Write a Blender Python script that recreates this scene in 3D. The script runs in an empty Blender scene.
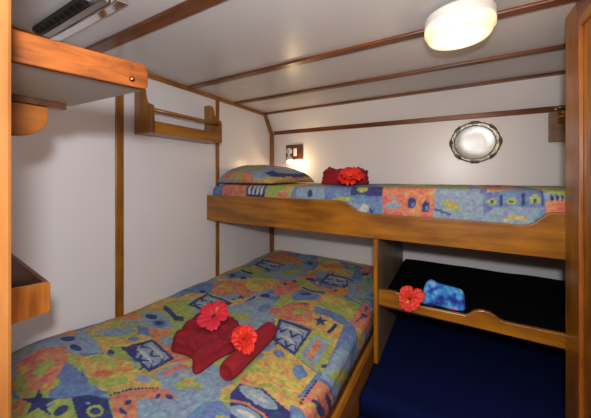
import bpy, bmesh, math, random
import numpy as np
from mathutils import Vector, Matrix, noise
random.seed(7)
scene = bpy.context.scene
COL = scene.collection
PI = math.pi
EYE = 0.0      # heights are measured from the camera's eye level; the floor lies 1.35 m below

# ---------------------------------------------------------------- camera
cam_data = bpy.data.cameras.new('camera')
cam = bpy.data.objects.new('camera', cam_data); COL.objects.link(cam)
cam.location = (0, 0, 0)
cam.rotation_euler = (PI/2, 0, math.radians(29.6))
cam_data.sensor_width = 36; cam_data.lens = 16.788; cam_data.shift_y = -0.0541
cam_data.clip_start = 0.02
scene.camera = cam

# ---------------------------------------------------------------- light and exposure
w = bpy.data.worlds.new('world'); scene.world = w; w.use_nodes = True
w.node_tree.nodes['Background'].inputs[0].default_value = (1, .93, .86, 1)
w.node_tree.nodes['Background'].inputs[1].default_value = 0.25
def lamp(name, kind, loc, power, col, **k):
    d = bpy.data.lights.new(name, kind); d.energy = power; d.color = col
    for a, b in k.items(): setattr(d, a, b)
    o = bpy.data.objects.new(name, d); COL.objects.link(o); o.location = loc
    return o
FLASH = lamp('camera_flash', 'POINT', (.03, -.04, .145), 68, (.92, .97, 1), shadow_soft_size=.03)
FILL = lamp('corridor_fill', 'AREA', (.1, -.7, .42), 15, (1, .70, .44), shape='RECTANGLE', size=.9, size_y=.3)  # unseen warm fill added behind the camera to lift the shadows
CEIL = lamp('ceiling_lamp_glow', 'POINT', (.022, 1.245, .50), 3.5, (1, .72, .44), shadow_soft_size=.06)
FILL.rotation_euler = (PI/2, 0, math.radians(15))
scene.view_settings.view_transform = 'Standard'; scene.view_settings.look = 'None'
scene.view_settings.gamma = 1; scene.view_settings.use_curve_mapping = False
scene.view_settings.exposure = -0.22

# ---------------------------------------------------------------- materials
def lin(c):
    return tuple(((v/255)/12.92 if v/255 <= .04045 else ((v/255+.055)/1.055)**2.4) for v in c) + (1,)
def new_mat(name):
    m = bpy.data.materials.new(name); m.use_nodes = True
    return m, m.node_tree.nodes, m.node_tree.links, m.node_tree.nodes['Principled BSDF']
def plain(name, c, rough=.5, metal=0, bump=0, bscale=60, var=.06, **k):
    m, N, L, B = new_mat(name)
    B.inputs['Roughness'].default_value = rough; B.inputs['Metallic'].default_value = metal
    tc = N.new('ShaderNodeTexCoord'); nz = N.new('ShaderNodeTexNoise'); nz.inputs['Scale'].default_value = bscale; nz.inputs['Detail'].default_value = 4
    L.new(tc.outputs['Object'], nz.inputs['Vector'])
    mx = N.new('ShaderNodeMix'); mx.data_type = 'RGBA'
    a = lin(c); mx.inputs[6].default_value = tuple(v*(1-var) for v in a[:3])+(1,); mx.inputs[7].default_value = tuple(min(1, v*(1+var)) for v in a[:3])+(1,)
    L.new(nz.outputs['Fac'], mx.inputs[0]); L.new(mx.outputs[2], B.inputs['Base Color'])
    if bump:
        bp = N.new('ShaderNodeBump'); bp.inputs['Strength'].default_value = bump; bp.inputs['Distance'].default_value = .004
        L.new(nz.outputs['Fac'], bp.inputs['Height']); L.new(bp.outputs[0], B.inputs['Normal'])
    for a, b in k.items(): B.inputs[a.replace('_', ' ')].default_value = b
    return m
def wood(name, dark, light, axis='X', rough=.32, fine=1.0):
    m, N, L, B = new_mat(name)
    tc = N.new('ShaderNodeTexCoord'); mp = N.new('ShaderNodeMapping')
    s = {'X': (2.2, 38, 38), 'Y': (38, 2.2, 38), 'Z': (38, 38, 2.2)}[axis]
    mp.inputs['Scale'].default_value = tuple(v*fine for v in s)
    L.new(tc.outputs['Object'], mp.inputs['Vector'])
    nz = N.new('ShaderNodeTexNoise'); nz.inputs['Scale'].default_value = 1.0; nz.inputs['Detail'].default_value = 6; nz.inputs['Distortion'].default_value = .6
    L.new(mp.outputs[0], nz.inputs['Vector'])
    n2 = N.new('ShaderNodeTexNoise'); n2.inputs['Scale'].default_value = 5; n2.inputs['Detail'].default_value = 3
    mp2 = N.new('ShaderNodeMapping'); mp2.inputs['Scale'].default_value = tuple(1.0 if v < 5 else 3.0 for v in s)
    L.new(tc.outputs['Object'], mp2.inputs['Vector']); L.new(mp2.outputs[0], n2.inputs['Vector'])
    ad = N.new('ShaderNodeMath'); ad.operation = 'MULTIPLY_ADD'; ad.inputs[1].default_value = .55
    L.new(n2.outputs['Fac'], ad.inputs[0])
    sc = N.new('ShaderNodeMath'); sc.operation = 'MULTIPLY'; sc.inputs[1].default_value = .45
    L.new(nz.outputs['Fac'], sc.inputs[0]); L.new(sc.outputs[0], ad.inputs[2])
    cr = N.new('ShaderNodeValToRGB'); cr.color_ramp.elements[0].position = .38; cr.color_ramp.elements[1].position = .62
    cr.color_ramp.elements[0].color = lin(dark); cr.color_ramp.elements[1].color = lin(light)
    L.new(ad.outputs[0], cr.inputs[0]); L.new(cr.outputs[0], B.inputs['Base Color'])
    B.inputs['Roughness'].default_value = rough; B.inputs['Coat Weight'].default_value = .1; B.inputs['Coat Roughness'].default_value = .2
    return m
W1D, W1L = (112, 66, 10), (158, 102, 22)      # golden varnished timber
W2D, W2L = (84, 40, 10), (124, 66, 22)       # redder timber of the ceiling strips
M = {}
for ax in 'XYZ':
    M['wood'+ax] = wood('varnished_wood_'+ax.lower(), W1D, W1L, ax)
    M['red'+ax] = wood('reddish_wood_'+ax.lower(), W2D, W2L, ax)
    M['orange'+ax] = wood('orange_wood_'+ax.lower(), (112, 58, 14), (158, 92, 28), ax)
M['fascia'] = wood('grained_orange_wood', (86, 38, 4), (136, 70, 16), 'Y', .6, 2.2)
for n_ in ('fascia',):
    q_ = M[n_].node_tree.nodes['Principled BSDF']; q_.inputs['Coat Weight'].default_value = 0; q_.inputs['Specular IOR Level'].default_value = .15
M['bin'] = wood('bin_wood', (134, 70, 16), (192, 116, 40), 'Z', .4, 1.6)
M['dark_wood'] = wood('dark_wood', (58, 30, 16), (92, 50, 26), 'X')
M['box_wood'] = wood('box_wood', (112, 78, 58), (142, 104, 80), 'X', .5)
M['white'] = plain('white_panel', (222, 218, 220), .32, var=.02, bscale=3)
M['ceil'] = plain('ceiling_panel', (206, 202, 202), .3, var=.02, bscale=3)
M['panel_wood'] = wood('dull_panel_wood', (104, 88, 66), (130, 112, 86), 'Z', .5)
M['slat'] = plain('slat_metal', (70, 66, 62), .4, 1)
M['jamb'] = wood('door_post_wood', (108, 64, 28), (142, 92, 46), 'Z')
M['rim'] = plain('tarnished_silver', (88, 84, 76), .24, 1, bump=.6, bscale=70, var=.4)
M['grey_lam'] = plain('grey_laminate', (176, 168, 158), .5, var=.03)
M['navy'] = plain('navy_fabric', (8, 16, 58), .95, bump=.5, bscale=300, var=.15, Specular_IOR_Level=.08)
M['black'] = plain('black_fabric', (7, 7, 12), .95, bump=.5, bscale=300, var=.2, Specular_IOR_Level=.05)
M['floor'] = wood('floor_wood', (70, 40, 20), (100, 60, 30), 'Y', .5)
M['brass'] = plain('brass', (190, 150, 80), .3, 1)
M['bronze'] = plain('aged_brass', (120, 84, 40), .35, 1)
M['chrome'] = plain('chrome', (225, 225, 228), .12, 1)
M['steel'] = plain('brushed_aluminium', (170, 164, 158), .38, 1)
M['silver'] = plain('silver', (128, 132, 136), .36, 1, bump=.3, bscale=14, var=.45)  # mottled colour stands in for cloudy reflections on the polished plate
M['plastic'] = plain('white_plastic', (232, 228, 224), .35, var=.01)
M['dkplastic'] = plain('black_slats', (8, 7, 7), .5)
M['towel'] = plain('dark_red_towelling', (138, 12, 32), .95, bump=1.0, bscale=260, var=.2)
M['pink'] = plain('pink_red_petals', (204, 30, 54), .6, var=.12, bscale=90)
M['oran'] = plain('orange_red_petals', (206, 34, 12), .6, var=.15, bscale=90)
M['coral'] = plain('coral_petals', (204, 48, 36), .6, var=.15, bscale=90)
M['yel'] = plain('yellow_pollen', (226, 190, 70), .7)
M['dkred'] = plain('dark_flower_centre', (90, 10, 20), .7)
def emis(name, c, s, base=(240, 235, 220)):
    m = plain(name, base, .3, var=.01); B = m.node_tree.nodes['Principled BSDF']
    B.inputs['Emission Color'].default_value = lin(c); B.inputs['Emission Strength'].default_value = s
    return m
M['diff'] = emis('lit_glass_diffuser', (255, 236, 165), .8)
M['bulb'] = emis('lit_bulb', (255, 225, 160), 12)

# printed cotton: the print sits in a colour attribute, the noise gives it its watercolour mottling
def print_mat():
    m, N, L, B = new_mat('printed_cotton')
    at = N.new('ShaderNodeAttribute'); at.attribute_name = 'print'
    tc = N.new('ShaderNodeTexCoord')
    n1 = N.new('ShaderNodeTexNoise'); n1.inputs['Scale'].default_value = 26; n1.inputs['Detail'].default_value = 5
    n2 = N.new('ShaderNodeTexNoise'); n2.inputs['Scale'].default_value = 60; n2.inputs['Detail'].default_value = 3
    L.new(tc.outputs['Object'], n1.inputs['Vector']); L.new(tc.outputs['Object'], n2.inputs['Vector'])
    hs = N.new('ShaderNodeHueSaturation')
    mr = N.new('ShaderNodeMapRange'); mr.inputs[1].default_value = .3; mr.inputs[2].default_value = .7; mr.inputs[3].default_value = .455; mr.inputs[4].default_value = .545
    L.new(n1.outputs['Fac'], mr.inputs[0]); L.new(mr.outputs[0], hs.inputs['Hue'])
    mv = N.new('ShaderNodeMapRange'); mv.inputs[1].default_value = .3; mv.inputs[2].default_value = .7; mv.inputs[3].default_value = .76; mv.inputs[4].default_value = 1.24
    L.new(n2.outputs['Fac'], mv.inputs[0]); L.new(mv.outputs[0], hs.inputs['Value'])
    L.new(at.outputs['Color'], hs.inputs['Color']); L.new(hs.outputs[0], B.inputs['Base Color'])
    B.inputs['Roughness'].default_value = .9
    bp = N.new('ShaderNodeBump'); bp.inputs['Strength'].default_value = .5; bp.inputs['Distance'].default_value = .01
    mp = N.new('ShaderNodeMapping'); mp.inputs['Scale'].default_value = (14, 40, 14); mp.inputs['Rotation'].default_value = (0, 0, .5)
    n3 = N.new('ShaderNodeTexNoise'); n3.inputs['Scale'].default_value = 1; n3.inputs['Detail'].default_value = 3; n3.inputs['Distortion'].default_value = 1
    L.new(tc.outputs['Object'], mp.inputs['Vector']); L.new(mp.outputs[0], n3.inputs['Vector'])
    L.new(n3.outputs['Fac'], bp.inputs['Height']); L.new(bp.outputs[0], B.inputs['Normal'])
    return m
M['print'] = print_mat()
PAL = {k: np.array(lin(v)[:3])*.80 for k, v in dict(b=(104, 130, 176), l=(138, 160, 182), n=(50, 62, 116), o=(208, 138, 86), y=(204, 172, 96),
       g=(160, 174, 92), s=(204, 126, 102), p=(184, 188, 186), k=(40, 46, 84)).items()}
def paint(me, uv, motifs, cell=.13, seed=3, base='byglobysgl'):
    """print colour per vertex: irregular patches first, then the drawn motifs on top"""
    n = len(uv); rng = np.random.RandomState(seed)
    lo = uv.min(0)-.2; hi = uv.max(0)+.2
    k = int((hi[0]-lo[0])*(hi[1]-lo[1])/cell**2)+4
    pts = rng.rand(k, 2)*(hi-lo)+lo; cols = np.array([PAL[base[i % len(base)]] for i in range(k)])
    best = np.full(n, 1e9); c = np.zeros((n, 3))
    for i in range(k):
        d = np.abs(uv[:, 0]-pts[i, 0])**1.6+np.abs(uv[:, 1]-pts[i, 1])**1.6
        q = d < best; best[q] = d[q]; c[q] = cols[i]
    extra = []
    for i in range(int((hi[0]-lo[0])*(hi[1]-lo[1])/cell**2*2.2)):
        q = rng.rand(2)*(hi-lo)+lo; a = rng.rand()*PI; l1 = cell*(.08+.22*rng.rand()); l2 = l1*(.25+.4*rng.rand()); m_ = 9
        extra.append(('nglysbog'[rng.randint(8)], [(q[0]+math.cos(a)*l1*math.cos(t)*(1+.2*math.sin(3*t))-math.sin(a)*l2*math.sin(t), q[1]+math.sin(a)*l1*math.cos(t)+math.cos(a)*l2*math.sin(t)) for t in [2*PI*j/m_ for j in range(m_)]]))
    for name, poly in extra+motifs:
        P = np.array(poly); a0 = P.min(0); a1 = P.max(0)
        idx = np.where((uv[:, 0] >= a0[0]) & (uv[:, 0] <= a1[0]) & (uv[:, 1] >= a0[1]) & (uv[:, 1] <= a1[1]))[0]
        if not len(idx): continue
        x, y = uv[idx, 0], uv[idx, 1]; ins = np.zeros(len(idx), bool)
        for j in range(len(P)):
            x1, y1 = P[j]; x2, y2 = P[j-1]
            if y1 == y2: continue
            cr = ((y1 > y) != (y2 > y)) & (x < (x2-x1)*(y-y1)/(y2-y1)+x1)
            ins ^= cr
        c[idx[ins]] = PAL[name]
    at = me.color_attributes.new('print', 'FLOAT_COLOR', 'POINT')
    at.data.foreach_set('color', np.hstack([c, np.ones((n, 1))]).astype(np.float32).ravel())

# ---------------------------------------------------------------- building helpers
def props(o, label=None, cat=None, group=None, kind=None):
    for k, v in (('label', label), ('category', cat), ('group', group), ('kind', kind)):
        if v: o[k] = v
    return o
def root_loc(o):
    while o.parent: o = o.parent
    return Vector(o['_at']) if '_at' in o else o.location
def thing(name, label, cat, at, group=None):
    o = bpy.data.objects.new(name, None); COL.objects.link(o); o.location = at; o.empty_display_size = .05
    return props(o, label, cat, group)
def build(name, bm, mat, parent=None, bevel=0, seg=2, smooth=False, origin=None, label=None):
    """links the mesh written in room coordinates; the origin goes to the base of the thing"""
    bmesh.ops.recalc_face_normals(bm, faces=bm.faces)
    me = bpy.data.meshes.new(name)
    if parent is None:
        if origin is None:
            xs = [v.co for v in bm.verts]
            origin = Vector(((min(v.x for v in xs)+max(v.x for v in xs))/2, (min(v.y for v in xs)+max(v.y for v in xs))/2, min(v.z for v in xs)))
        off = Vector(origin)
    else:
        r = parent
        while r.parent: r = r.parent
        off = r.location.copy()
    bmesh.ops.translate(bm, verts=bm.verts, vec=-off)
    bm.to_mesh(me); bm.free()
    me.materials.append(mat)
    if smooth:
        for p in me.polygons: p.use_smooth = True
    o = bpy.data.objects.new(name, me); COL.objects.link(o)
    if parent: o.parent = parent
    else: o.location = off
    if bevel:
        b = o.modifiers.new('bevel', 'BEVEL'); b.width = bevel; b.segments = seg; b.limit_method = 'ANGLE'; b.angle_limit = math.radians(40)
    if label: o['label'] = label
    return o
def box(bm, x0, x1, y0, y1, z0, z1):
    vs = [bm.verts.new((x, y, z)) for x in (x0, x1) for y in (y0, y1) for z in (z0, z1)]
    for f in ((0, 1, 3, 2), (4, 6, 7, 5), (0, 4, 5, 1), (2, 3, 7, 6), (0, 2, 6, 4), (1, 5, 7, 3)): bm.faces.new([vs[i] for i in f])
    return vs
def B_(*a):
    bm = bmesh.new(); box(bm, *a); return bm
def prism(bm, pts, axis, a, b):
    """outline pts extruded along the axis from a to b (axis Y: pts are x,z; axis X: y,z; axis Z: x,y)"""
    def mk(p, t): return {'Y': (p[0], t, p[1]), 'X': (t, p[0], p[1]), 'Z': (p[0], p[1], t)}[axis]
    A = [bm.verts.new(mk(p, a)) for p in pts]; C = [bm.verts.new(mk(p, b)) for p in pts]
    bm.faces.new(A); bm.faces.new(C[::-1]); n = len(pts)
    for i in range(n): bm.faces.new((A[i], C[i], C[(i+1) % n], A[(i+1) % n]))
    return bm
def P_(pts, axis, a, b): return prism(bmesh.new(), pts, axis, a, b)
def tube(bm, p, q, r, n=12, r2=None):
    p, q = Vector(p), Vector(q); d = (q-p).normalized(); u = d.orthogonal().normalized(); v = d.cross(u); r2 = r if r2 is None else r2
    A = [bm.verts.new(p+(u*math.cos(t)+v*math.sin(t))*r) for t in [2*PI*i/n for i in range(n)]]
    C = [bm.verts.new(q+(u*math.cos(t)+v*math.sin(t))*r2) for t in [2*PI*i/n for i in range(n)]]
    bm.faces.new(A[::-1]); bm.faces.new(C)
    for i in range(n): bm.faces.new((A[i], A[(i+1) % n], C[(i+1) % n], C[i]))
    return bm
def lathe(bm, prof, c, axis=Vector((0, 0, 1)), n=40, sx=1, sy=1):
    """profile (radius, height) turned about the axis through c"""
    axis = Vector(axis).normalized()
    q = Vector((0, 0, 1)).rotation_difference(axis); c = Vector(c); rings = []
    for r, h in prof:
        rings.append([bm.verts.new(c+q @ Vector((r*sx*math.cos(2*PI*i/n), r*sy*math.sin(2*PI*i/n), h))) for i in range(n)])
    for a, b in zip(rings, rings[1:]):
        for i in range(n): bm.faces.new((a[i], a[(i+1) % n], b[(i+1) % n], b[i]))
    bm.faces.new(rings[0][::-1]); bm.faces.new(rings[-1])
    return bm
def struct(name, bm, mat, parent=None, **k):
    o = build(name, bm, mat, parent, **k)
    if not parent: o['kind'] = 'structure'
    return o

XL, YB, ZC, FLOOR = -1.64, 2.389, .64, -1.35
XR = .65
BED_MOTIFS = [
 ('o', [(-1.635,2.276),(-1.243,2.265),(-1.179,2.063),(-1.415,2.043)]),
 ('n', [(-1.531,2.076),(-1.258,2.055),(-1.218,1.825),(-1.504,1.916)]),
 ('l', [(-1.499,2.056),(-1.28,2.033),(-1.248,1.854),(-1.475,1.921)]),
 ('n', [(-1.489,1.999),(-1.462,1.972),(-1.44,1.978),(-1.422,2.002),(-1.401,2.003),(-1.373,1.971),(-1.347,1.946),(-1.328,1.959),(-1.313,1.987),(-1.291,1.982),(-1.264,1.943),(-1.269,1.971),(-1.296,2.009),(-1.318,2.014),(-1.333,1.985),(-1.352,1.97),(-1.378,1.995),(-1.405,2.027),(-1.427,2.025),(-1.444,1.999),(-1.465,1.993),(-1.493,2.019)]),
 ('p', [(-1.479,2.022),(-1.455,2.026),(-1.432,2.029),(-1.408,2.031),(-1.384,2.029),(-1.36,2.024),(-1.335,2.016),(-1.31,2.005),(-1.285,1.992),(-1.285,1.992),(-1.308,1.993),(-1.331,1.995),(-1.355,1.997),(-1.379,2.001),(-1.403,2.005),(-1.428,2.01),(-1.453,2.016),(-1.479,2.022)]),
 ('n', [(-1.477,1.933),(-1.449,1.905),(-1.427,1.908),(-1.409,1.928),(-1.386,1.927),(-1.359,1.894),(-1.333,1.869),(-1.313,1.879),(-1.297,1.902),(-1.275,1.895),(-1.248,1.857),(-1.253,1.882),(-1.28,1.92),(-1.302,1.927),(-1.318,1.902),(-1.337,1.891),(-1.363,1.917),(-1.391,1.949),(-1.413,1.95),(-1.431,1.928),(-1.453,1.925),(-1.481,1.952)]),
 ('p', [(-1.467,1.953),(-1.442,1.954),(-1.418,1.954),(-1.393,1.953),(-1.369,1.949),(-1.344,1.942),(-1.319,1.931),(-1.294,1.918),(-1.269,1.904),(-1.269,1.904),(-1.292,1.907),(-1.316,1.911),(-1.339,1.916),(-1.364,1.922),(-1.389,1.929),(-1.414,1.937),(-1.44,1.945),(-1.467,1.953)]),
 ('g', [(-1.57,1.805),(-1.462,1.831),(-1.315,1.782),(-1.373,1.719),(-1.527,1.726)]),
 ('b', [(-1.572,1.636),(-1.527,1.726),(-1.363,1.706),(-1.34,1.649),(-1.482,1.568)]),
 ('n', [(-1.477,1.653),(-1.47,1.639),(-1.47,1.626),(-1.479,1.616),(-1.493,1.613),(-1.509,1.617),(-1.523,1.627),(-1.531,1.641),(-1.531,1.655),(-1.523,1.664),(-1.508,1.668),(-1.491,1.663)]),
 ('n', [(-1.364,1.647),(-1.357,1.633),(-1.358,1.62),(-1.367,1.611),(-1.38,1.608),(-1.395,1.612),(-1.408,1.621),(-1.415,1.635),(-1.415,1.648),(-1.406,1.658),(-1.392,1.661),(-1.376,1.657)]),
 ('n', [(-1.509,1.745),(-1.429,1.725),(-1.369,1.727),(-1.394,1.762),(-1.453,1.761),(-1.533,1.781)]),
 ('y', [(-1.372,1.659),(-1.168,1.718),(-1.089,1.632),(-1.13,1.491),(-1.246,1.494)]),
 ('g', [(-1.173,1.645),(-1.167,1.623),(-1.176,1.599),(-1.197,1.58),(-1.226,1.57),(-1.255,1.573),(-1.276,1.587),(-1.284,1.609),(-1.275,1.633),(-1.253,1.653),(-1.223,1.663),(-1.193,1.66)]),
 ('o', [(-1.118,1.615),(-1.116,1.602),(-1.124,1.586),(-1.14,1.573),(-1.16,1.566),(-1.179,1.566),(-1.192,1.573),(-1.195,1.586),(-1.187,1.602),(-1.171,1.616),(-1.15,1.623),(-1.131,1.623)]),
 ('g', [(-0.949,1.753),(-0.756,1.74),(-0.753,1.654),(-0.923,1.669)]),
 ('n', [(-0.861,2.029),(-0.636,2.027),(-0.652,1.832),(-0.846,1.837)]),
 ('l', [(-0.836,2.008),(-0.659,2.006),(-0.669,1.851),(-0.827,1.855)]),
 ('n', [(-0.832,1.942),(-0.813,1.918),(-0.797,1.929),(-0.78,1.959),(-0.763,1.964),(-0.746,1.936),(-0.73,1.916),(-0.713,1.932),(-0.695,1.961),(-0.679,1.96),(-0.664,1.929),(-0.663,1.953),(-0.677,1.984),(-0.694,1.986),(-0.712,1.956),(-0.729,1.939),(-0.746,1.959),(-0.763,1.988),(-0.781,1.983),(-0.798,1.952),(-0.815,1.941),(-0.834,1.966)]),
 ('p', [(-0.823,1.972),(-0.804,1.98),(-0.784,1.987),(-0.765,1.991),(-0.746,1.993),(-0.727,1.991),(-0.708,1.986),(-0.69,1.978),(-0.672,1.97),(-0.672,1.97),(-0.69,1.968),(-0.709,1.966),(-0.727,1.965),(-0.746,1.965),(-0.765,1.965),(-0.784,1.967),(-0.803,1.969),(-0.823,1.972)]),
 ('n', [(-0.827,1.867),(-0.81,1.844),(-0.794,1.854),(-0.779,1.883),(-0.762,1.887),(-0.746,1.86),(-0.731,1.842),(-0.715,1.857),(-0.698,1.884),(-0.683,1.882),(-0.669,1.854),(-0.668,1.876),(-0.682,1.905),(-0.697,1.907),(-0.714,1.879),(-0.731,1.863),(-0.746,1.882),(-0.763,1.91),(-0.779,1.905),(-0.795,1.876),(-0.811,1.866),(-0.829,1.889)]),
 ('p', [(-0.819,1.895),(-0.801,1.902),(-0.782,1.909),(-0.764,1.913),(-0.746,1.914),(-0.728,1.912),(-0.711,1.907),(-0.693,1.9),(-0.676,1.892),(-0.676,1.892),(-0.694,1.89),(-0.711,1.889),(-0.729,1.888),(-0.746,1.888),(-0.764,1.888),(-0.782,1.89),(-0.8,1.892),(-0.819,1.895)]),
 ('o', [(-1.034,2.222),(-0.809,2.274),(-0.791,2.165),(-0.954,2.121)]),
 ('s', [(-1.09,1.622),(-1.066,1.712),(-0.947,1.679),(-0.903,1.568),(-1.002,1.491)]),
 ('b', [(-0.992,1.584),(-0.989,1.574),(-0.991,1.565),(-0.998,1.558),(-1.008,1.555),(-1.018,1.557),(-1.026,1.564),(-1.029,1.574),(-1.027,1.584),(-1.02,1.591),(-1.01,1.593),(-1.0,1.591)]),
 ('b', [(-0.953,1.652),(-0.95,1.642),(-0.954,1.631),(-0.963,1.623),(-0.974,1.62),(-0.985,1.622),(-0.993,1.629),(-0.996,1.639),(-0.992,1.65),(-0.984,1.658),(-0.972,1.662),(-0.961,1.659)]),
 ('b', [(-0.914,1.541),(-0.899,1.659),(-0.738,1.641),(-0.749,1.574),(-0.859,1.492)]),
 ('n', [(-0.901,1.678),(-0.818,1.66),(-0.732,1.683),(-0.74,1.704),(-0.827,1.682),(-0.909,1.7)]),
 ('n', [(-0.8,1.627),(-0.801,1.616),(-0.81,1.603),(-0.826,1.591),(-0.844,1.584),(-0.86,1.582),(-0.869,1.588),(-0.869,1.599),(-0.859,1.612),(-0.843,1.624),(-0.825,1.631),(-0.809,1.632)]),
 ('l', [(-1.289,1.849),(-1.266,2.114),(-1.023,2.102),(-1.002,1.888),(-1.135,1.755)]),
 ('g', [(-1.058,1.993),(-1.053,1.958),(-1.066,1.912),(-1.093,1.867),(-1.128,1.834),(-1.161,1.822),(-1.185,1.833),(-1.192,1.865),(-1.181,1.911),(-1.154,1.959),(-1.117,1.994),(-1.082,2.007)]),
 ('g', [(-0.731,1.625),(-0.61,1.714),(-0.505,1.585),(-0.48,1.486),(-0.604,1.494),(-0.709,1.522)]),
 ('y', [(-0.569,1.64),(-0.573,1.613),(-0.597,1.591),(-0.635,1.579),(-0.678,1.581),(-0.715,1.595),(-0.736,1.62),(-0.734,1.648),(-0.709,1.672),(-0.668,1.684),(-0.623,1.681),(-0.587,1.665)]),
 ('y', [(-0.624,1.644),(-0.536,1.568),(-0.497,1.512),(-0.489,1.539),(-0.533,1.603),(-0.625,1.686)]),
 ('l', [(-0.671,1.963),(-0.599,2.088),(-0.517,2.051),(-0.461,1.798),(-0.577,1.712)]),
 ('s', [(-0.555,1.916),(-0.551,1.894),(-0.552,1.877),(-0.558,1.867),(-0.566,1.868),(-0.576,1.88),(-0.584,1.9),(-0.589,1.922),(-0.588,1.941),(-0.582,1.951),(-0.573,1.949),(-0.563,1.936)]),
 ('g', [(-0.58,2.087),(-0.516,1.771),(-0.501,1.772),(-0.562,2.086)]),
 ('s', [(-0.485,1.523),(-0.474,1.719),(-0.413,1.652),(-0.337,1.663),(-0.359,1.54),(-0.461,1.381)]),
 ('n', [(-0.448,1.575),(-0.43,1.584),(-0.421,1.581),(-0.422,1.567),(-0.433,1.546),(-0.451,1.524),(-0.444,1.613),(-0.454,1.641),(-0.46,1.666),(-0.46,1.679),(-0.453,1.676),(-0.442,1.659)]),
 ('n', [(-0.462,1.468),(-0.453,1.47),(-0.449,1.465),(-0.451,1.455),(-0.458,1.443),(-0.443,1.527),(-0.449,1.541),(-0.454,1.557),(-0.457,1.571),(-0.456,1.578),(-0.452,1.577),(-0.445,1.567)]),
 ('b', [(-0.712,1.495),(-0.628,1.498),(-0.541,1.482),(-0.442,1.402),(-0.418,1.303),(-0.451,1.233),(-0.472,1.364),(-0.596,1.405),(-0.686,1.409)]),
 ('s', [(-0.721,1.441),(-0.707,1.391),(-0.717,1.341),(-0.745,1.303),(-0.786,1.284),(-0.83,1.29),(-0.867,1.32),(-0.885,1.368),(-0.88,1.422),(-0.85,1.467),(-0.803,1.487),(-0.756,1.477)]),
 ('o', [(-0.74,1.425),(-0.732,1.392),(-0.74,1.357),(-0.762,1.329),(-0.792,1.314),(-0.823,1.316),(-0.848,1.335),(-0.858,1.367),(-0.852,1.404),(-0.829,1.435),(-0.797,1.451),(-0.764,1.447)]),
 ('g', [(-0.766,1.386),(-0.763,1.372),(-0.769,1.357),(-0.782,1.345),(-0.799,1.34),(-0.815,1.342),(-0.826,1.352),(-0.829,1.367),(-0.824,1.382),(-0.811,1.394),(-0.793,1.399),(-0.777,1.396)]),
 ('y', [(-0.766,1.42),(-0.764,1.412),(-0.767,1.404),(-0.773,1.399),(-0.781,1.396),(-0.789,1.398),(-0.795,1.403),(-0.796,1.41),(-0.794,1.418),(-0.787,1.424),(-0.779,1.427),(-0.771,1.425)]),
 ('y', [(-0.702,1.381),(-0.598,1.41),(-0.495,1.391),(-0.464,1.27),(-0.591,1.27),(-0.692,1.279)]),
 ('n', [(-0.65,1.411),(-0.625,1.38),(-0.6,1.393),(-0.61,1.36),(-0.588,1.33),(-0.616,1.339),(-0.627,1.308),(-0.635,1.345),(-0.665,1.356),(-0.641,1.371)]),
 ('n', [(-0.545,1.284),(-0.545,1.399),(-0.525,1.393),(-0.524,1.279)]),
 ('s', [(-0.79,1.218),(-0.672,1.238),(-0.595,1.246),(-0.605,1.275),(-0.684,1.267),(-0.805,1.248)]),
 ('b', [(-1.559,1.203),(-1.584,1.427),(-1.491,1.454),(-1.41,1.332),(-1.433,1.213),(-1.498,1.156)]),
 ('n', [(-1.439,1.315),(-1.433,1.306),(-1.433,1.296),(-1.441,1.288),(-1.453,1.285),(-1.467,1.286),(-1.478,1.293),(-1.485,1.303),(-1.485,1.313),(-1.477,1.321),(-1.465,1.324),(-1.451,1.322)]),
 ('y', [(-1.513,1.168),(-1.506,1.255),(-1.389,1.313),(-1.211,1.28),(-1.084,1.431),(-1.05,1.41),(-1.054,1.296),(-1.147,1.244),(-1.3,1.268),(-1.405,1.189),(-1.449,1.119)]),
 ('g', [(-1.449,1.119),(-1.417,1.163),(-1.28,1.084),(-1.271,1.012),(-1.305,1.007)]),
 ('n', [(-1.289,1.023),(-1.282,1.015),(-1.279,1.007),(-1.283,1.002),(-1.291,1.001),(-1.302,1.004),(-1.312,1.01),(-1.32,1.017),(-1.322,1.025),(-1.319,1.03),(-1.31,1.032),(-1.299,1.029)]),
 ('s', [(-1.295,1.492),(-1.259,1.434),(-1.253,1.378),(-1.277,1.335),(-1.323,1.315),(-1.382,1.323),(-1.441,1.358),(-1.484,1.414),(-1.497,1.476),(-1.474,1.527),(-1.42,1.549),(-1.354,1.535)]),
 ('o', [(-1.311,1.477),(-1.287,1.436),(-1.285,1.394),(-1.304,1.361),(-1.34,1.345),(-1.384,1.349),(-1.425,1.373),(-1.453,1.412),(-1.459,1.456),(-1.44,1.493),(-1.4,1.511),(-1.353,1.505)]),
 ('g', [(-1.307,1.431),(-1.298,1.416),(-1.298,1.401),(-1.308,1.39),(-1.324,1.386),(-1.342,1.391),(-1.358,1.402),(-1.368,1.418),(-1.368,1.433),(-1.359,1.444),(-1.342,1.448),(-1.323,1.443)]),
 ('y', [(-1.405,1.443),(-1.399,1.433),(-1.4,1.424),(-1.407,1.417),(-1.418,1.414),(-1.43,1.416),(-1.44,1.423),(-1.445,1.432),(-1.445,1.441),(-1.438,1.448),(-1.427,1.451),(-1.415,1.449)]),
 ('n', [(-1.395,1.297),(-1.16,1.272),(-1.181,1.134),(-1.385,1.133)]),
 ('l', [(-1.369,1.277),(-1.184,1.259),(-1.199,1.147),(-1.364,1.148)]),
 ('n', [(-1.367,1.222),(-1.348,1.201),(-1.33,1.209),(-1.311,1.233),(-1.293,1.235),(-1.276,1.212),(-1.26,1.196),(-1.241,1.208),(-1.222,1.229),(-1.205,1.227),(-1.191,1.204),(-1.189,1.221),(-1.203,1.244),(-1.22,1.247),(-1.24,1.226),(-1.258,1.214),(-1.275,1.231),(-1.292,1.254),(-1.311,1.252),(-1.33,1.228),(-1.348,1.22),(-1.367,1.241)]),
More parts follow.
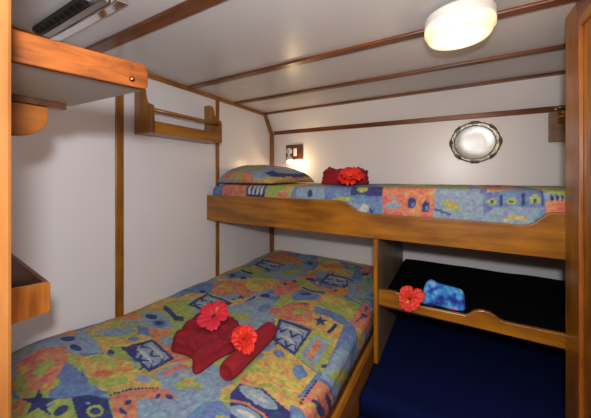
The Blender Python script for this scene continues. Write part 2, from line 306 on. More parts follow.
 ('p', [(-1.356,1.246),(-1.335,1.251),(-1.315,1.255),(-1.294,1.257),(-1.274,1.257),(-1.254,1.254),(-1.235,1.248),(-1.216,1.241),(-1.198,1.234),(-1.198,1.234),(-1.217,1.233),(-1.236,1.233),(-1.255,1.234),(-1.275,1.235),(-1.295,1.237),(-1.315,1.239),(-1.335,1.242),(-1.356,1.246)]),
 ('n', [(-1.364,1.159),(-1.347,1.14),(-1.33,1.148),(-1.312,1.171),(-1.295,1.175),(-1.279,1.153),(-1.263,1.139),(-1.246,1.151),(-1.228,1.172),(-1.212,1.17),(-1.198,1.149),(-1.196,1.165),(-1.21,1.187),(-1.226,1.189),(-1.245,1.168),(-1.262,1.156),(-1.278,1.171),(-1.294,1.192),(-1.312,1.189),(-1.33,1.166),(-1.347,1.158),(-1.365,1.177)]),
 ('p', [(-1.354,1.182),(-1.335,1.187),(-1.315,1.192),(-1.296,1.195),(-1.277,1.195),(-1.258,1.193),(-1.24,1.189),(-1.222,1.183),(-1.205,1.177),(-1.205,1.177),(-1.223,1.176),(-1.241,1.175),(-1.259,1.175),(-1.278,1.175),(-1.297,1.176),(-1.315,1.177),(-1.335,1.179),(-1.354,1.182)]),
 ('n', [(-1.2,1.391),(-1.175,1.374),(-1.153,1.385),(-1.159,1.363),(-1.136,1.346),(-1.163,1.348),(-1.17,1.327),(-1.181,1.35),(-1.209,1.354),(-1.189,1.366)]),
 ('n', [(-1.087,1.298),(-1.087,1.404),(-1.113,1.424),(-1.111,1.315)]),
 ('l', [(-1.134,1.251),(-1.058,1.446),(-0.94,1.408),(-0.888,1.172),(-1.026,1.16)]),
 ('g', [(-1.016,1.268),(-1.005,1.251),(-1.001,1.227),(-1.006,1.204),(-1.016,1.187),(-1.031,1.18),(-1.045,1.185),(-1.056,1.201),(-1.06,1.224),(-1.057,1.248),(-1.046,1.266),(-1.031,1.273)]),
 ('b', [(-0.956,1.37),(-0.939,1.348),(-0.929,1.317),(-0.928,1.287),(-0.935,1.265),(-0.949,1.256),(-0.966,1.262),(-0.983,1.282),(-0.994,1.311),(-0.996,1.343),(-0.989,1.367),(-0.974,1.377)]),
 ('n', [(-1.028,1.476),(-1.023,1.462),(-1.028,1.447),(-1.04,1.436),(-1.057,1.431),(-1.074,1.433),(-1.087,1.442),(-1.092,1.456),(-1.087,1.471),(-1.075,1.483),(-1.057,1.488),(-1.04,1.486)]),
 ('y', [(-0.945,1.183),(-0.861,1.29),(-0.796,1.239),(-0.815,1.135),(-0.881,1.123)]),
 ('b', [(-0.843,1.184),(-0.839,1.176),(-0.839,1.168),(-0.843,1.163),(-0.85,1.162),(-0.858,1.165),(-0.865,1.172),(-0.869,1.181),(-0.869,1.189),(-0.865,1.194),(-0.858,1.195),(-0.85,1.191)]),
 ('b', [(-0.841,1.247),(-0.839,1.24),(-0.839,1.233),(-0.843,1.229),(-0.849,1.228),(-0.856,1.23),(-0.862,1.236),(-0.865,1.243),(-0.864,1.249),(-0.86,1.254),(-0.854,1.255),(-0.847,1.253)]),
 ('o', [(-0.746,1.416),(-0.73,1.373),(-0.731,1.33),(-0.748,1.296),(-0.776,1.279),(-0.809,1.283),(-0.839,1.307),(-0.858,1.347),(-0.86,1.393),(-0.843,1.432),(-0.812,1.451),(-0.776,1.445)]),
 ('g', [(-0.763,1.377),(-0.76,1.363),(-0.763,1.35),(-0.773,1.34),(-0.787,1.337),(-0.801,1.34),(-0.811,1.35),(-0.815,1.364),(-0.811,1.378),(-0.801,1.389),(-0.787,1.392),(-0.773,1.388)]),
 ('s', [(-1.099,1.602),(-1.09,1.763),(-0.959,1.756),(-0.889,1.628),(-1.005,1.506)]),
 ('n', [(-1.025,1.688),(-1.022,1.678),(-1.022,1.668),(-1.027,1.662),(-1.036,1.66),(-1.045,1.664),(-1.052,1.673),(-1.056,1.683),(-1.056,1.693),(-1.051,1.699),(-1.042,1.7),(-1.033,1.696)]),
 ('n', [(-0.998,1.776),(-0.995,1.765),(-0.996,1.754),(-1.002,1.747),(-1.011,1.746),(-1.021,1.75),(-1.029,1.759),(-1.033,1.77),(-1.032,1.781),(-1.026,1.788),(-1.016,1.79),(-1.006,1.785)]),
 ('o', [(-1.523,0.835),(-1.513,1.04),(-1.498,1.136),(-1.464,1.114),(-1.476,0.936),(-1.465,0.856)]),
 ('g', [(-1.513,1.04),(-1.45,1.155),(-1.311,1.117),(-1.217,1.003),(-1.267,0.93),(-1.439,0.973)]),
 ('n', [(-1.464,1.011),(-1.377,0.993),(-1.297,0.969),(-1.247,0.983),(-1.285,1.018),(-1.327,1.004),(-1.398,1.027),(-1.492,1.048)]),
 ('l', [(-1.279,0.928),(-1.26,0.895),(-1.273,0.869),(-1.314,0.854),(-1.374,0.854),(-1.441,0.87),(-1.496,0.899),(-1.524,0.935),(-1.513,0.966),(-1.465,0.982),(-1.396,0.979),(-1.328,0.958)]),
 ('n', [(-1.407,0.942),(-1.399,0.931),(-1.403,0.92),(-1.417,0.911),(-1.437,0.907),(-1.459,0.909),(-1.477,0.916),(-1.486,0.926),(-1.482,0.938),(-1.468,0.947),(-1.446,0.951),(-1.424,0.949)]),
 ('n', [(-1.312,0.92),(-1.301,0.908),(-1.3,0.896),(-1.308,0.887),(-1.323,0.883),(-1.342,0.885),(-1.359,0.893),(-1.37,0.904),(-1.372,0.916),(-1.364,0.926),(-1.348,0.93),(-1.329,0.928)]),
 ('b', [(-1.302,0.925),(-1.286,0.908),(-1.283,0.891),(-1.294,0.878),(-1.316,0.873),(-1.343,0.876),(-1.368,0.887),(-1.386,0.904),(-1.39,0.922),(-1.379,0.936),(-1.356,0.941),(-1.328,0.937)]),
 ('n', [(-1.315,0.917),(-1.307,0.909),(-1.307,0.899),(-1.314,0.892),(-1.327,0.888),(-1.342,0.889),(-1.355,0.895),(-1.363,0.903),(-1.364,0.913),(-1.357,0.921),(-1.344,0.925),(-1.328,0.923)]),
 ('o', [(-1.315,0.834),(-1.246,0.914),(-1.172,0.889),(-1.21,0.818),(-1.117,0.781),(-1.212,0.793)]),
 ('g', [(-1.241,0.903),(-1.229,0.996),(-1.172,0.999),(-1.164,0.868),(-1.182,0.846)]),
 ('g', [(-1.535,0.764),(-1.462,0.828),(-1.366,0.805),(-1.306,0.764),(-1.38,0.686)]),
 ('y', [(-1.395,0.783),(-1.387,0.774),(-1.39,0.76),(-1.402,0.746),(-1.421,0.734),(-1.442,0.729),(-1.458,0.732),(-1.466,0.741),(-1.464,0.755),(-1.452,0.77),(-1.432,0.781),(-1.411,0.786)]),
 ('l', [(-1.528,0.811),(-1.463,0.869),(-1.396,0.843),(-1.47,0.806)]),
 ('b', [(-1.413,0.833),(-1.338,0.848),(-1.262,0.8),(-1.269,0.773),(-1.321,0.779)]),
 ('y', [(-1.358,0.676),(-1.338,0.733),(-1.299,0.797),(-1.205,0.809),(-1.207,0.784),(-1.268,0.695),(-1.324,0.659)]),
 ('b', [(-1.285,0.765),(-1.275,0.757),(-1.271,0.747),(-1.274,0.736),(-1.282,0.728),(-1.294,0.724),(-1.306,0.726),(-1.316,0.734),(-1.321,0.744),(-1.318,0.756),(-1.31,0.764),(-1.298,0.768)]),
 ('b', [(-1.291,0.703),(-1.285,0.697),(-1.285,0.69),(-1.292,0.683),(-1.303,0.68),(-1.316,0.679),(-1.328,0.682),(-1.334,0.689),(-1.334,0.696),(-1.327,0.702),(-1.316,0.706),(-1.302,0.707)]),
 ('g', [(-1.324,0.659),(-1.286,0.688),(-1.123,0.651),(-1.117,0.612),(-1.253,0.623)]),
 ('n', [(-1.25,0.64),(-1.244,0.635),(-1.243,0.629),(-1.247,0.625),(-1.256,0.622),(-1.267,0.622),(-1.277,0.625),(-1.283,0.63),(-1.284,0.636),(-1.28,0.641),(-1.271,0.644),(-1.26,0.643)]),
 ('n', [(-1.227,0.797),(-1.023,0.763),(-1.035,0.656),(-1.269,0.673)]),
 ('l', [(-1.208,0.78),(-1.043,0.755),(-1.054,0.668),(-1.239,0.683)]),
 ('n', [(-1.221,0.739),(-1.207,0.721),(-1.186,0.726),(-1.163,0.743),(-1.145,0.743),(-1.132,0.724),(-1.117,0.711),(-1.098,0.719),(-1.078,0.734),(-1.062,0.73),(-1.049,0.711),(-1.047,0.725),(-1.06,0.744),(-1.076,0.747),(-1.095,0.732),(-1.114,0.724),(-1.129,0.738),(-1.142,0.758),(-1.16,0.757),(-1.182,0.74),(-1.203,0.736),(-1.217,0.753)]),
 ('p', [(-1.204,0.756),(-1.183,0.758),(-1.162,0.76),(-1.143,0.76),(-1.124,0.758),(-1.106,0.755),(-1.089,0.749),(-1.072,0.743),(-1.056,0.735),(-1.056,0.735),(-1.073,0.736),(-1.091,0.738),(-1.109,0.739),(-1.128,0.742),(-1.147,0.744),(-1.165,0.748),(-1.185,0.752),(-1.204,0.756)]),
 ('n', [(-1.237,0.691),(-1.221,0.675),(-1.199,0.68),(-1.175,0.696),(-1.156,0.697),(-1.142,0.679),(-1.126,0.667),(-1.106,0.675),(-1.086,0.689),(-1.069,0.687),(-1.054,0.669),(-1.053,0.682),(-1.067,0.7),(-1.083,0.702),(-1.103,0.688),(-1.123,0.68),(-1.139,0.693),(-1.153,0.711),(-1.172,0.71),(-1.196,0.694),(-1.217,0.689),(-1.232,0.705)]),
 ('p', [(-1.219,0.707),(-1.196,0.71),(-1.175,0.712),(-1.154,0.713),(-1.134,0.712),(-1.115,0.708),(-1.097,0.704),(-1.079,0.698),(-1.062,0.691),(-1.062,0.691),(-1.08,0.692),(-1.099,0.693),(-1.118,0.694),(-1.138,0.696),(-1.158,0.698),(-1.178,0.701),(-1.198,0.704),(-1.219,0.707)]),
 ('n', [(-1.42,1.305),(-1.186,1.273),(-1.168,1.121),(-1.383,1.121)]),
 ('l', [(-1.391,1.282),(-1.205,1.259),(-1.19,1.135),(-1.364,1.137)]),
 ('n', [(-1.379,1.219),(-1.356,1.196),(-1.339,1.205),(-1.325,1.231),(-1.307,1.234),(-1.285,1.208),(-1.265,1.19),(-1.25,1.203),(-1.235,1.226),(-1.218,1.223),(-1.198,1.197),(-1.2,1.216),(-1.22,1.242),(-1.238,1.246),(-1.252,1.223),(-1.268,1.209),(-1.289,1.228),(-1.311,1.255),(-1.329,1.252),(-1.343,1.226),(-1.36,1.217),(-1.383,1.242)]),
 ('p', [(-1.372,1.246),(-1.353,1.252),(-1.333,1.256),(-1.313,1.258),(-1.293,1.257),(-1.273,1.254),(-1.253,1.247),(-1.232,1.239),(-1.212,1.231),(-1.212,1.231),(-1.231,1.23),(-1.25,1.231),(-1.27,1.231),(-1.289,1.233),(-1.309,1.235),(-1.33,1.238),(-1.351,1.242),(-1.372,1.246)]),
 ('n', [(-1.366,1.149),(-1.344,1.128),(-1.327,1.137),(-1.314,1.162),(-1.297,1.166),(-1.275,1.143),(-1.256,1.127),(-1.241,1.14),(-1.227,1.162),(-1.21,1.16),(-1.19,1.137),(-1.192,1.155),(-1.212,1.179),(-1.229,1.181),(-1.243,1.158),(-1.259,1.145),(-1.278,1.162),(-1.3,1.186),(-1.317,1.182),(-1.331,1.157),(-1.347,1.148),(-1.37,1.17)]),
 ('p', [(-1.359,1.174),(-1.34,1.181),(-1.321,1.186),(-1.302,1.189),(-1.283,1.189),(-1.263,1.186),(-1.243,1.182),(-1.224,1.175),(-1.204,1.168),(-1.204,1.168),(-1.223,1.167),(-1.241,1.166),(-1.26,1.166),(-1.279,1.166),(-1.299,1.167),(-1.318,1.169),(-1.338,1.172),(-1.359,1.174)]),
 ('l', [(-1.018,0.656),(-0.988,0.755),(-0.909,0.755),(-0.925,0.641)]),
 ('s', [(-0.964,0.672),(-0.96,0.703),(-0.949,0.728),(-0.921,0.747),(-0.942,0.763),(-0.973,0.742),(-0.985,0.713),(-0.988,0.68)]),
 ('g', [(-1.013,0.649),(-0.916,0.637),(-0.919,0.646),(-1.017,0.659)]),
 ('l', [(-0.934,0.632),(-0.899,0.753),(-0.792,0.78),(-0.75,0.701),(-0.858,0.64)]),
 ('g', [(-0.856,0.73),(-0.846,0.719),(-0.842,0.702),(-0.846,0.683),(-0.856,0.667),(-0.869,0.658),(-0.883,0.658),(-0.893,0.667),(-0.898,0.684),(-0.895,0.704),(-0.884,0.721),(-0.87,0.731)]),
 ('g', [(-0.795,0.71),(-0.795,0.703),(-0.804,0.696),(-0.819,0.692),(-0.837,0.692),(-0.854,0.695),(-0.863,0.702),(-0.864,0.709),(-0.855,0.716),(-0.839,0.72),(-0.82,0.72),(-0.804,0.717)]),
 ('y', [(-0.857,0.714),(-0.853,0.71),(-0.853,0.703),(-0.855,0.696),(-0.86,0.69),(-0.867,0.687),(-0.872,0.687),(-0.876,0.691),(-0.876,0.698),(-0.874,0.705),(-0.869,0.711),(-0.863,0.715)]),
 ('y', [(-1.202,0.598),(-1.114,0.611),(-1.075,0.639),(-1.024,0.649),(-0.937,0.634),(-0.977,0.6),(-1.111,0.553)]),
 ('l', [(-0.981,0.636),(-0.979,0.628),(-0.986,0.62),(-1.002,0.612),(-1.022,0.608),(-1.041,0.608),(-1.054,0.613),(-1.057,0.62),(-1.05,0.629),(-1.033,0.637),(-1.013,0.641),(-0.994,0.641)]),
 ('l', [(-1.095,0.644),(-1.095,0.639),(-1.103,0.634),(-1.119,0.63),(-1.137,0.629),(-1.154,0.631),(-1.164,0.635),(-1.164,0.64),(-1.155,0.645),(-1.139,0.648),(-1.121,0.649),(-1.104,0.648)]),
 ('s', [(-1.012,0.529),(-1.004,0.568),(-0.961,0.609),(-0.898,0.638),(-0.828,0.633)]),
 ('n', [(-0.9,0.615),(-0.895,0.612),(-0.891,0.607),(-0.889,0.601),(-0.89,0.596),(-0.893,0.593),(-0.898,0.592),(-0.904,0.595),(-0.908,0.6),(-0.91,0.605),(-0.909,0.611),(-0.906,0.614)]),
 ('n', [(-0.844,0.625),(-0.844,0.621),(-0.848,0.617),(-0.856,0.615),(-0.865,0.614),(-0.874,0.616),(-0.879,0.619),(-0.88,0.624),(-0.876,0.627),(-0.868,0.63),(-0.858,0.63),(-0.85,0.628)]),
 ('k', [(-1.032,0.533),(-1.03,0.53),(-1.034,0.528),(-1.04,0.529),(-1.042,0.532),(-1.038,0.534)]),
 ('k', [(-1.024,0.543),(-1.022,0.54),(-1.026,0.538),(-1.032,0.539),(-1.034,0.542),(-1.03,0.544)]),
 ('k', [(-1.016,0.553),(-1.014,0.55),(-1.018,0.547),(-1.024,0.549),(-1.026,0.552),(-1.022,0.554)]),
 ('k', [(-1.008,0.563),(-1.006,0.56),(-1.01,0.557),(-1.016,0.559),(-1.018,0.562),(-1.014,0.564)]),
 ('k', [(-1.001,0.574),(-0.999,0.57),(-1.003,0.568),(-1.009,0.569),(-1.012,0.572),(-1.007,0.575)]),
 ('k', [(-0.991,0.581),(-0.989,0.578),(-0.993,0.575),(-0.999,0.577),(-1.002,0.58),(-0.998,0.582)]),
 ('k', [(-0.981,0.589),(-0.979,0.585),(-0.983,0.583),(-0.99,0.584),(-0.992,0.588),(-0.988,0.59)]),
 ('k', [(-0.972,0.597),(-0.97,0.593),(-0.974,0.591),(-0.98,0.592),(-0.982,0.596),(-0.978,0.598)]),
 ('k', [(-0.962,0.604),(-0.96,0.601),(-0.964,0.598),(-0.97,0.6),(-0.972,0.603),(-0.968,0.606)]),
 ('k', [(-0.952,0.612),(-0.95,0.608),(-0.954,0.606),(-0.96,0.608),(-0.962,0.611),(-0.958,0.614)]),
 ('k', [(-0.942,0.62),(-0.94,0.616),(-0.944,0.614),(-0.95,0.615),(-0.952,0.619),(-0.948,0.621)]),
 ('k', [(-0.932,0.628),(-0.93,0.624),(-0.934,0.622),(-0.94,0.623),(-0.942,0.627),(-0.938,0.629)]),
 ('y', [(-1.649,0.432),(-1.643,0.498),(-1.634,0.56),(-1.734,0.507),(-1.737,0.456)]),
 ('o', [(-1.707,0.5),(-1.673,0.573),(-1.547,0.638),(-1.515,0.604),(-1.615,0.525)]),
 ('g', [(-1.591,0.417),(-1.579,0.462),(-1.537,0.458),(-1.538,0.403)]),
 ('l', [(-1.673,0.439),(-1.666,0.496),(-1.598,0.557),(-1.464,0.645),(-1.281,0.612),(-1.256,0.581),(-1.385,0.525),(-1.512,0.5),(-1.575,0.461),(-1.603,0.42)]),
 ('n', [(-1.482,0.593),(-1.472,0.585),(-1.47,0.575),(-1.479,0.564),(-1.494,0.556),(-1.513,0.552),(-1.531,0.554),(-1.542,0.561),(-1.544,0.572),(-1.535,0.583),(-1.519,0.592),(-1.5,0.596)]),
 ('n', [(-1.372,0.572),(-1.364,0.565),(-1.366,0.558),(-1.376,0.551),(-1.393,0.546),(-1.411,0.546),(-1.426,0.549),(-1.434,0.556),(-1.433,0.564),(-1.422,0.571),(-1.405,0.575),(-1.387,0.576)]),
 ('b', [(-1.348,0.556),(-1.281,0.612),(-1.236,0.61),(-1.244,0.575),(-1.311,0.549)]),
 ('s', [(-1.479,0.395),(-1.509,0.483),(-1.44,0.542),(-1.316,0.504),(-1.275,0.464),(-1.267,0.398),(-1.307,0.356)]),
 ('g', [(-1.364,0.406),(-1.404,0.437),(-1.383,0.474),(-1.338,0.467),(-1.334,0.438),(-1.306,0.417)]),
 ('g', [(-1.318,0.383),(-1.289,0.372),(-1.275,0.362),(-1.277,0.354),(-1.295,0.35),(-1.325,0.352),(-1.359,0.359),(-1.39,0.369),(-1.407,0.381),(-1.406,0.39),(-1.386,0.393),(-1.353,0.391)]),
 ('y', [(-1.398,0.409),(-1.388,0.404),(-1.385,0.398),(-1.39,0.392),(-1.402,0.389),(-1.417,0.388),(-1.432,0.39),(-1.443,0.395),(-1.446,0.401),(-1.441,0.407),(-1.429,0.411),(-1.413,0.411)]),
 ('b', [(-1.272,0.451),(-1.325,0.498),(-1.26,0.511),(-1.135,0.5),(-1.018,0.511),(-1.009,0.482),(-1.096,0.445),(-1.18,0.448)]),
 ('n', [(-1.138,0.443),(-1.098,0.484),(-1.032,0.505),(-0.927,0.473),(-1.027,0.416)]),
 ('g', [(-0.994,0.476),(-0.984,0.469),(-0.981,0.46),(-0.986,0.45),(-0.999,0.443),(-1.015,0.44),(-1.031,0.442),(-1.042,0.449),(-1.045,0.459),(-1.04,0.469),(-1.027,0.476),(-1.01,0.479)]),
 ('n', [(-1.001,0.47),(-0.995,0.466),(-0.994,0.46),(-0.998,0.454),(-1.006,0.45),(-1.015,0.447),(-1.024,0.448),(-1.03,0.452),(-1.031,0.458),(-1.027,0.464),(-1.02,0.469),(-1.01,0.471)]),
 ('l', [(-1.057,0.467),(-1.054,0.465),(-1.055,0.462),(-1.059,0.459),(-1.064,0.456),(-1.07,0.456),(-1.075,0.457),(-1.077,0.459),(-1.077,0.462),(-1.073,0.465),(-1.068,0.467),(-1.062,0.468)]),
 ('y', [(-1.325,0.542),(-1.282,0.602),(-1.133,0.651),(-1.014,0.583),(-1.051,0.527),(-1.1,0.509),(-1.203,0.513)]),
 ('g', [(-1.252,0.554),(-1.227,0.585),(-1.148,0.59),(-1.172,0.612),(-1.265,0.606),(-1.297,0.569)]),
 ('g', [(-1.154,0.498),(-1.089,0.521),(-1.04,0.577),(-1.081,0.595),(-1.128,0.538),(-1.19,0.518)]),
 ('o', [(-1.127,0.592),(-1.122,0.583),(-1.128,0.567),(-1.143,0.548),(-1.163,0.531),(-1.183,0.521),(-1.197,0.519),(-1.203,0.528),(-1.197,0.544),(-1.182,0.563),(-1.162,0.581),(-1.141,0.591)]),
 ('o', [(-1.1,0.618),(-1.097,0.612),(-1.101,0.604),(-1.112,0.595),(-1.127,0.589),(-1.142,0.586),(-1.153,0.588),(-1.157,0.594),(-1.153,0.602),(-1.142,0.611),(-1.126,0.617),(-1.111,0.62)]),
 ('n', [(-1.27,0.399),(-1.206,0.39),(-1.162,0.416),(-1.172,0.386),(-1.113,0.379),(-1.176,0.369),(-1.181,0.341),(-1.212,0.363),(-1.278,0.35),(-1.231,0.376)]),
 ('n', [(-1.107,0.422),(-1.097,0.418),(-1.09,0.41),(-1.088,0.401),(-1.091,0.392),(-1.099,0.386),(-1.109,0.385),(-1.118,0.388),(-1.125,0.396),(-1.128,0.405),(-1.125,0.415),(-1.117,0.421)]),
 ('o', [(-1.229,0.334),(-1.248,0.359),(-1.182,0.328),(-1.197,0.32)]),
 ('s', [(-1.031,0.513),(-1.017,0.553),(-0.983,0.58),(-0.863,0.509),(-0.924,0.475)]),
 ('k', [(-1.031,0.522),(-1.029,0.519),(-1.035,0.516),(-1.042,0.516),(-1.043,0.52),(-1.038,0.523)]),
 ('k', [(-1.025,0.532),(-1.023,0.528),(-1.029,0.525),(-1.036,0.525),(-1.037,0.529),(-1.032,0.532)]),
 ('k', [(-1.019,0.541),(-1.017,0.538),(-1.023,0.534),(-1.03,0.535),(-1.031,0.539),(-1.026,0.542)]),
 ('k', [(-1.013,0.551),(-1.011,0.547),(-1.017,0.544),(-1.024,0.545),(-1.025,0.548),(-1.02,0.552)]),
 ('k', [(-1.007,0.561),(-1.005,0.557),(-1.011,0.554),(-1.018,0.554),(-1.019,0.558),(-1.014,0.561)]),
 ('k', [(-1.0,0.571),(-0.999,0.567),(-1.005,0.563),(-1.012,0.564),(-1.013,0.568),(-1.007,0.571)]),
 ('n', [(-0.958,0.545),(-0.952,0.543),(-0.948,0.537),(-0.947,0.532),(-0.95,0.527),(-0.955,0.524),(-0.961,0.524),(-0.967,0.526),(-0.971,0.531),(-0.971,0.537),(-0.969,0.542),(-0.964,0.545)]),
 ('n', [(-0.914,0.507),(-0.915,0.504),(-0.922,0.501),(-0.933,0.499),(-0.945,0.499),(-0.955,0.501),(-0.96,0.504),(-0.96,0.507),(-0.953,0.51),(-0.942,0.512),(-0.93,0.512),(-0.92,0.51)]),
 ('n', [(-1.272,0.694),(-1.237,0.729),(-1.158,0.682),(-1.19,0.668)]),
 ('y', [(-1.384,0.656),(-1.338,0.716),(-1.256,0.74),(-1.249,0.69),(-1.318,0.651)]),
 ('l', [(-1.493,0.668),(-1.473,0.757),(-1.409,0.809),(-1.349,0.775),(-1.391,0.686)]),
 ('l', [(-1.118,1.2),(-0.975,1.281),(-0.85,1.283),(-0.851,1.118),(-0.931,1.114),(-0.984,1.056)]),
 ('g', [(-0.955,1.185),(-0.953,1.168),(-0.967,1.152),(-0.994,1.142),(-1.027,1.139),(-1.059,1.146),(-1.079,1.16),(-1.083,1.178),(-1.069,1.194),(-1.04,1.205),(-1.005,1.207),(-0.974,1.199)]),
 ('y', [(-0.846,1.081),(-0.848,1.205),(-0.833,1.31),(-0.792,1.284),(-0.776,1.147),(-0.816,1.073)]),
 ('b', [(-0.824,1.153),(-0.817,1.144),(-0.814,1.133),(-0.814,1.121),(-0.818,1.112),(-0.824,1.108),(-0.832,1.11),(-0.838,1.118),(-0.842,1.13),(-0.842,1.142),(-0.838,1.151),(-0.832,1.155)]),
 ('b', [(-0.816,1.224),(-0.813,1.215),(-0.814,1.207),(-0.82,1.201),(-0.829,1.199),(-0.838,1.201),(-0.845,1.208),(-0.848,1.216),(-0.847,1.225),(-0.841,1.231),(-0.832,1.233),(-0.823,1.23)]),
 ('s', [(-0.857,1.32),(-0.795,1.42),(-0.682,1.43),(-0.627,1.316),(-0.741,1.267),(-0.815,1.255)]),
 ('g', [(-0.716,1.4),(-0.714,1.384),(-0.723,1.367),(-0.74,1.352),(-0.761,1.345),(-0.78,1.346),(-0.793,1.356),(-0.796,1.372),(-0.787,1.39),(-0.769,1.405),(-0.748,1.413),(-0.728,1.411)]),
 ('y', [(-0.688,1.409),(-0.6,1.426),(-0.491,1.394),(-0.485,1.248),(-0.601,1.26),(-0.651,1.318)]),
 ('n', [(-0.642,1.415),(-0.616,1.381),(-0.589,1.395),(-0.6,1.36),(-0.577,1.328),(-0.607,1.337),(-0.618,1.304),(-0.627,1.344),(-0.659,1.356),(-0.633,1.371)]),
 ('n', [(-0.55,1.281),(-0.546,1.386),(-0.525,1.38),(-0.529,1.277)]),
 ('n', [(-0.815,1.255),(-0.61,1.255),(-0.6,1.049),(-0.749,1.086)]),
 ('l', [(-0.786,1.236),(-0.627,1.232),(-0.615,1.07),(-0.739,1.097)]),
 ('n', [(-0.765,1.175),(-0.743,1.152),(-0.732,1.16),(-0.725,1.187),(-0.711,1.191),(-0.69,1.162),(-0.673,1.141),(-0.662,1.157),(-0.652,1.185),(-0.638,1.183),(-0.621,1.15),(-0.623,1.174),(-0.64,1.208),(-0.655,1.211),(-0.665,1.181),(-0.677,1.164),(-0.695,1.186),(-0.716,1.215),(-0.731,1.211),(-0.738,1.182),(-0.75,1.173),(-0.773,1.197)]),
 ('p', [(-0.765,1.201),(-0.75,1.208),(-0.735,1.214),(-0.718,1.218),(-0.702,1.219),(-0.684,1.217),(-0.667,1.211),(-0.65,1.203),(-0.633,1.193),(-0.633,1.193),(-0.649,1.191),(-0.664,1.191),(-0.68,1.19),(-0.696,1.191),(-0.713,1.193),(-0.73,1.195),(-0.747,1.198),(-0.765,1.201)]),
 ('n', [(-0.742,1.108),(-0.723,1.086),(-0.713,1.092),(-0.707,1.115),(-0.694,1.117),(-0.676,1.09),(-0.661,1.07),(-0.651,1.083),(-0.642,1.107),(-0.63,1.103),(-0.615,1.073),(-0.617,1.095),(-0.632,1.126),(-0.645,1.13),(-0.654,1.104),(-0.664,1.091),(-0.68,1.111),(-0.699,1.139),(-0.712,1.136),(-0.718,1.112),(-0.729,1.105),(-0.749,1.128)]),
 ('p', [(-0.742,1.131),(-0.729,1.136),(-0.715,1.14),(-0.701,1.142),(-0.686,1.141),(-0.671,1.138),(-0.656,1.131),(-0.641,1.122),(-0.626,1.112),(-0.626,1.112),(-0.64,1.112),(-0.653,1.113),(-0.667,1.114),(-0.681,1.116),(-0.696,1.119),(-0.711,1.123),(-0.726,1.127),(-0.742,1.131)]),
 ('b', [(-0.497,1.39),(-0.486,1.458),(-0.278,1.246),(-0.312,1.04),(-0.388,0.986),(-0.453,0.986),(-0.456,1.062)]),
 ('l', [(-0.453,1.055),(-0.461,1.203),(-0.399,1.246),(-0.278,1.246),(-0.293,1.083),(-0.453,0.986)]),
 ('g', [(-0.304,1.239),(-0.298,1.223),(-0.312,1.182),(-0.341,1.129),(-0.376,1.08),(-0.406,1.046),(-0.427,1.034),(-0.434,1.046),(-0.424,1.08),(-0.399,1.129),(-0.365,1.182),(-0.329,1.223)]),
 ('y', [(-0.343,1.175),(-0.341,1.169),(-0.347,1.151),(-0.359,1.129),(-0.374,1.107),(-0.387,1.091),(-0.396,1.086),(-0.398,1.091),(-0.393,1.107),(-0.381,1.129),(-0.366,1.151),(-0.352,1.169)]),
 ('g', [(-0.617,1.265),(-0.494,1.255),(-0.472,1.014),(-0.6,1.049)]),
 ('l', [(-0.593,1.23),(-0.51,1.227),(-0.494,1.037),(-0.58,1.06)]),
 ('s', [(-0.526,1.066),(-0.529,1.126),(-0.535,1.196),(-0.571,1.209),(-0.563,1.138),(-0.558,1.077)]),
 ('y', [(-0.714,0.994),(-0.695,1.059),(-0.614,1.051),(-0.472,1.003),(-0.482,0.824),(-0.568,0.823),(-0.689,0.824)]),
 ('b', [(-0.632,1.022),(-0.632,1.01),(-0.639,1.001),(-0.652,0.996),(-0.667,0.997),(-0.681,1.004),(-0.69,1.014),(-0.691,1.026),(-0.684,1.036),(-0.671,1.041),(-0.655,1.039),(-0.641,1.032)]),
 ('b', [(-0.571,0.988),(-0.542,1.013),(-0.495,0.978),(-0.517,0.933),(-0.557,0.952)]),
 ('g', [(-0.701,0.842),(-0.68,0.878),(-0.629,0.891),(-0.638,0.909),(-0.694,0.895),(-0.717,0.855)]),
 ('g', [(-0.615,0.812),(-0.592,0.839),(-0.557,0.832),(-0.559,0.852),(-0.603,0.859),(-0.632,0.827)]),
 ('g', [(-0.501,0.858),(-0.504,0.853),(-0.514,0.85),(-0.527,0.849),(-0.542,0.851),(-0.553,0.854),(-0.558,0.859),(-0.555,0.864),(-0.545,0.867),(-0.531,0.868),(-0.517,0.866),(-0.506,0.862)]),
 ('g', [(-0.565,0.872),(-0.547,0.89),(-0.559,0.904),(-0.577,0.886)]),
 ('k', [(-0.454,0.848),(-0.453,0.841),(-0.458,0.839),(-0.463,0.842),(-0.464,0.849),(-0.459,0.852)]),
 ('k', [(-0.453,0.863),(-0.453,0.856),(-0.458,0.853),(-0.463,0.857),(-0.463,0.864),(-0.459,0.867)]),
 ('k', [(-0.453,0.878),(-0.453,0.871),(-0.457,0.869),(-0.463,0.873),(-0.463,0.88),(-0.458,0.882)]),
 ('k', [(-0.453,0.894),(-0.452,0.887),(-0.457,0.884),(-0.462,0.888),(-0.463,0.895),(-0.458,0.898)]),
 ('k', [(-0.452,0.91),(-0.452,0.903),(-0.457,0.9),(-0.462,0.905),(-0.463,0.912),(-0.458,0.915)]),
 ('k', [(-0.452,0.927),(-0.451,0.92),(-0.456,0.917),(-0.462,0.921),(-0.462,0.929),(-0.457,0.932)]),
 ('k', [(-0.451,0.944),(-0.451,0.936),(-0.456,0.934),(-0.461,0.938),(-0.462,0.946),(-0.457,0.949)]),
 ('k', [(-0.451,0.962),(-0.45,0.954),(-0.456,0.951),(-0.461,0.956),(-0.462,0.964),(-0.456,0.967)]),
 ('s', [(-0.453,0.832),(-0.45,0.967),(-0.381,1.012),(-0.292,1.068),(-0.239,0.999),(-0.383,0.811)]),
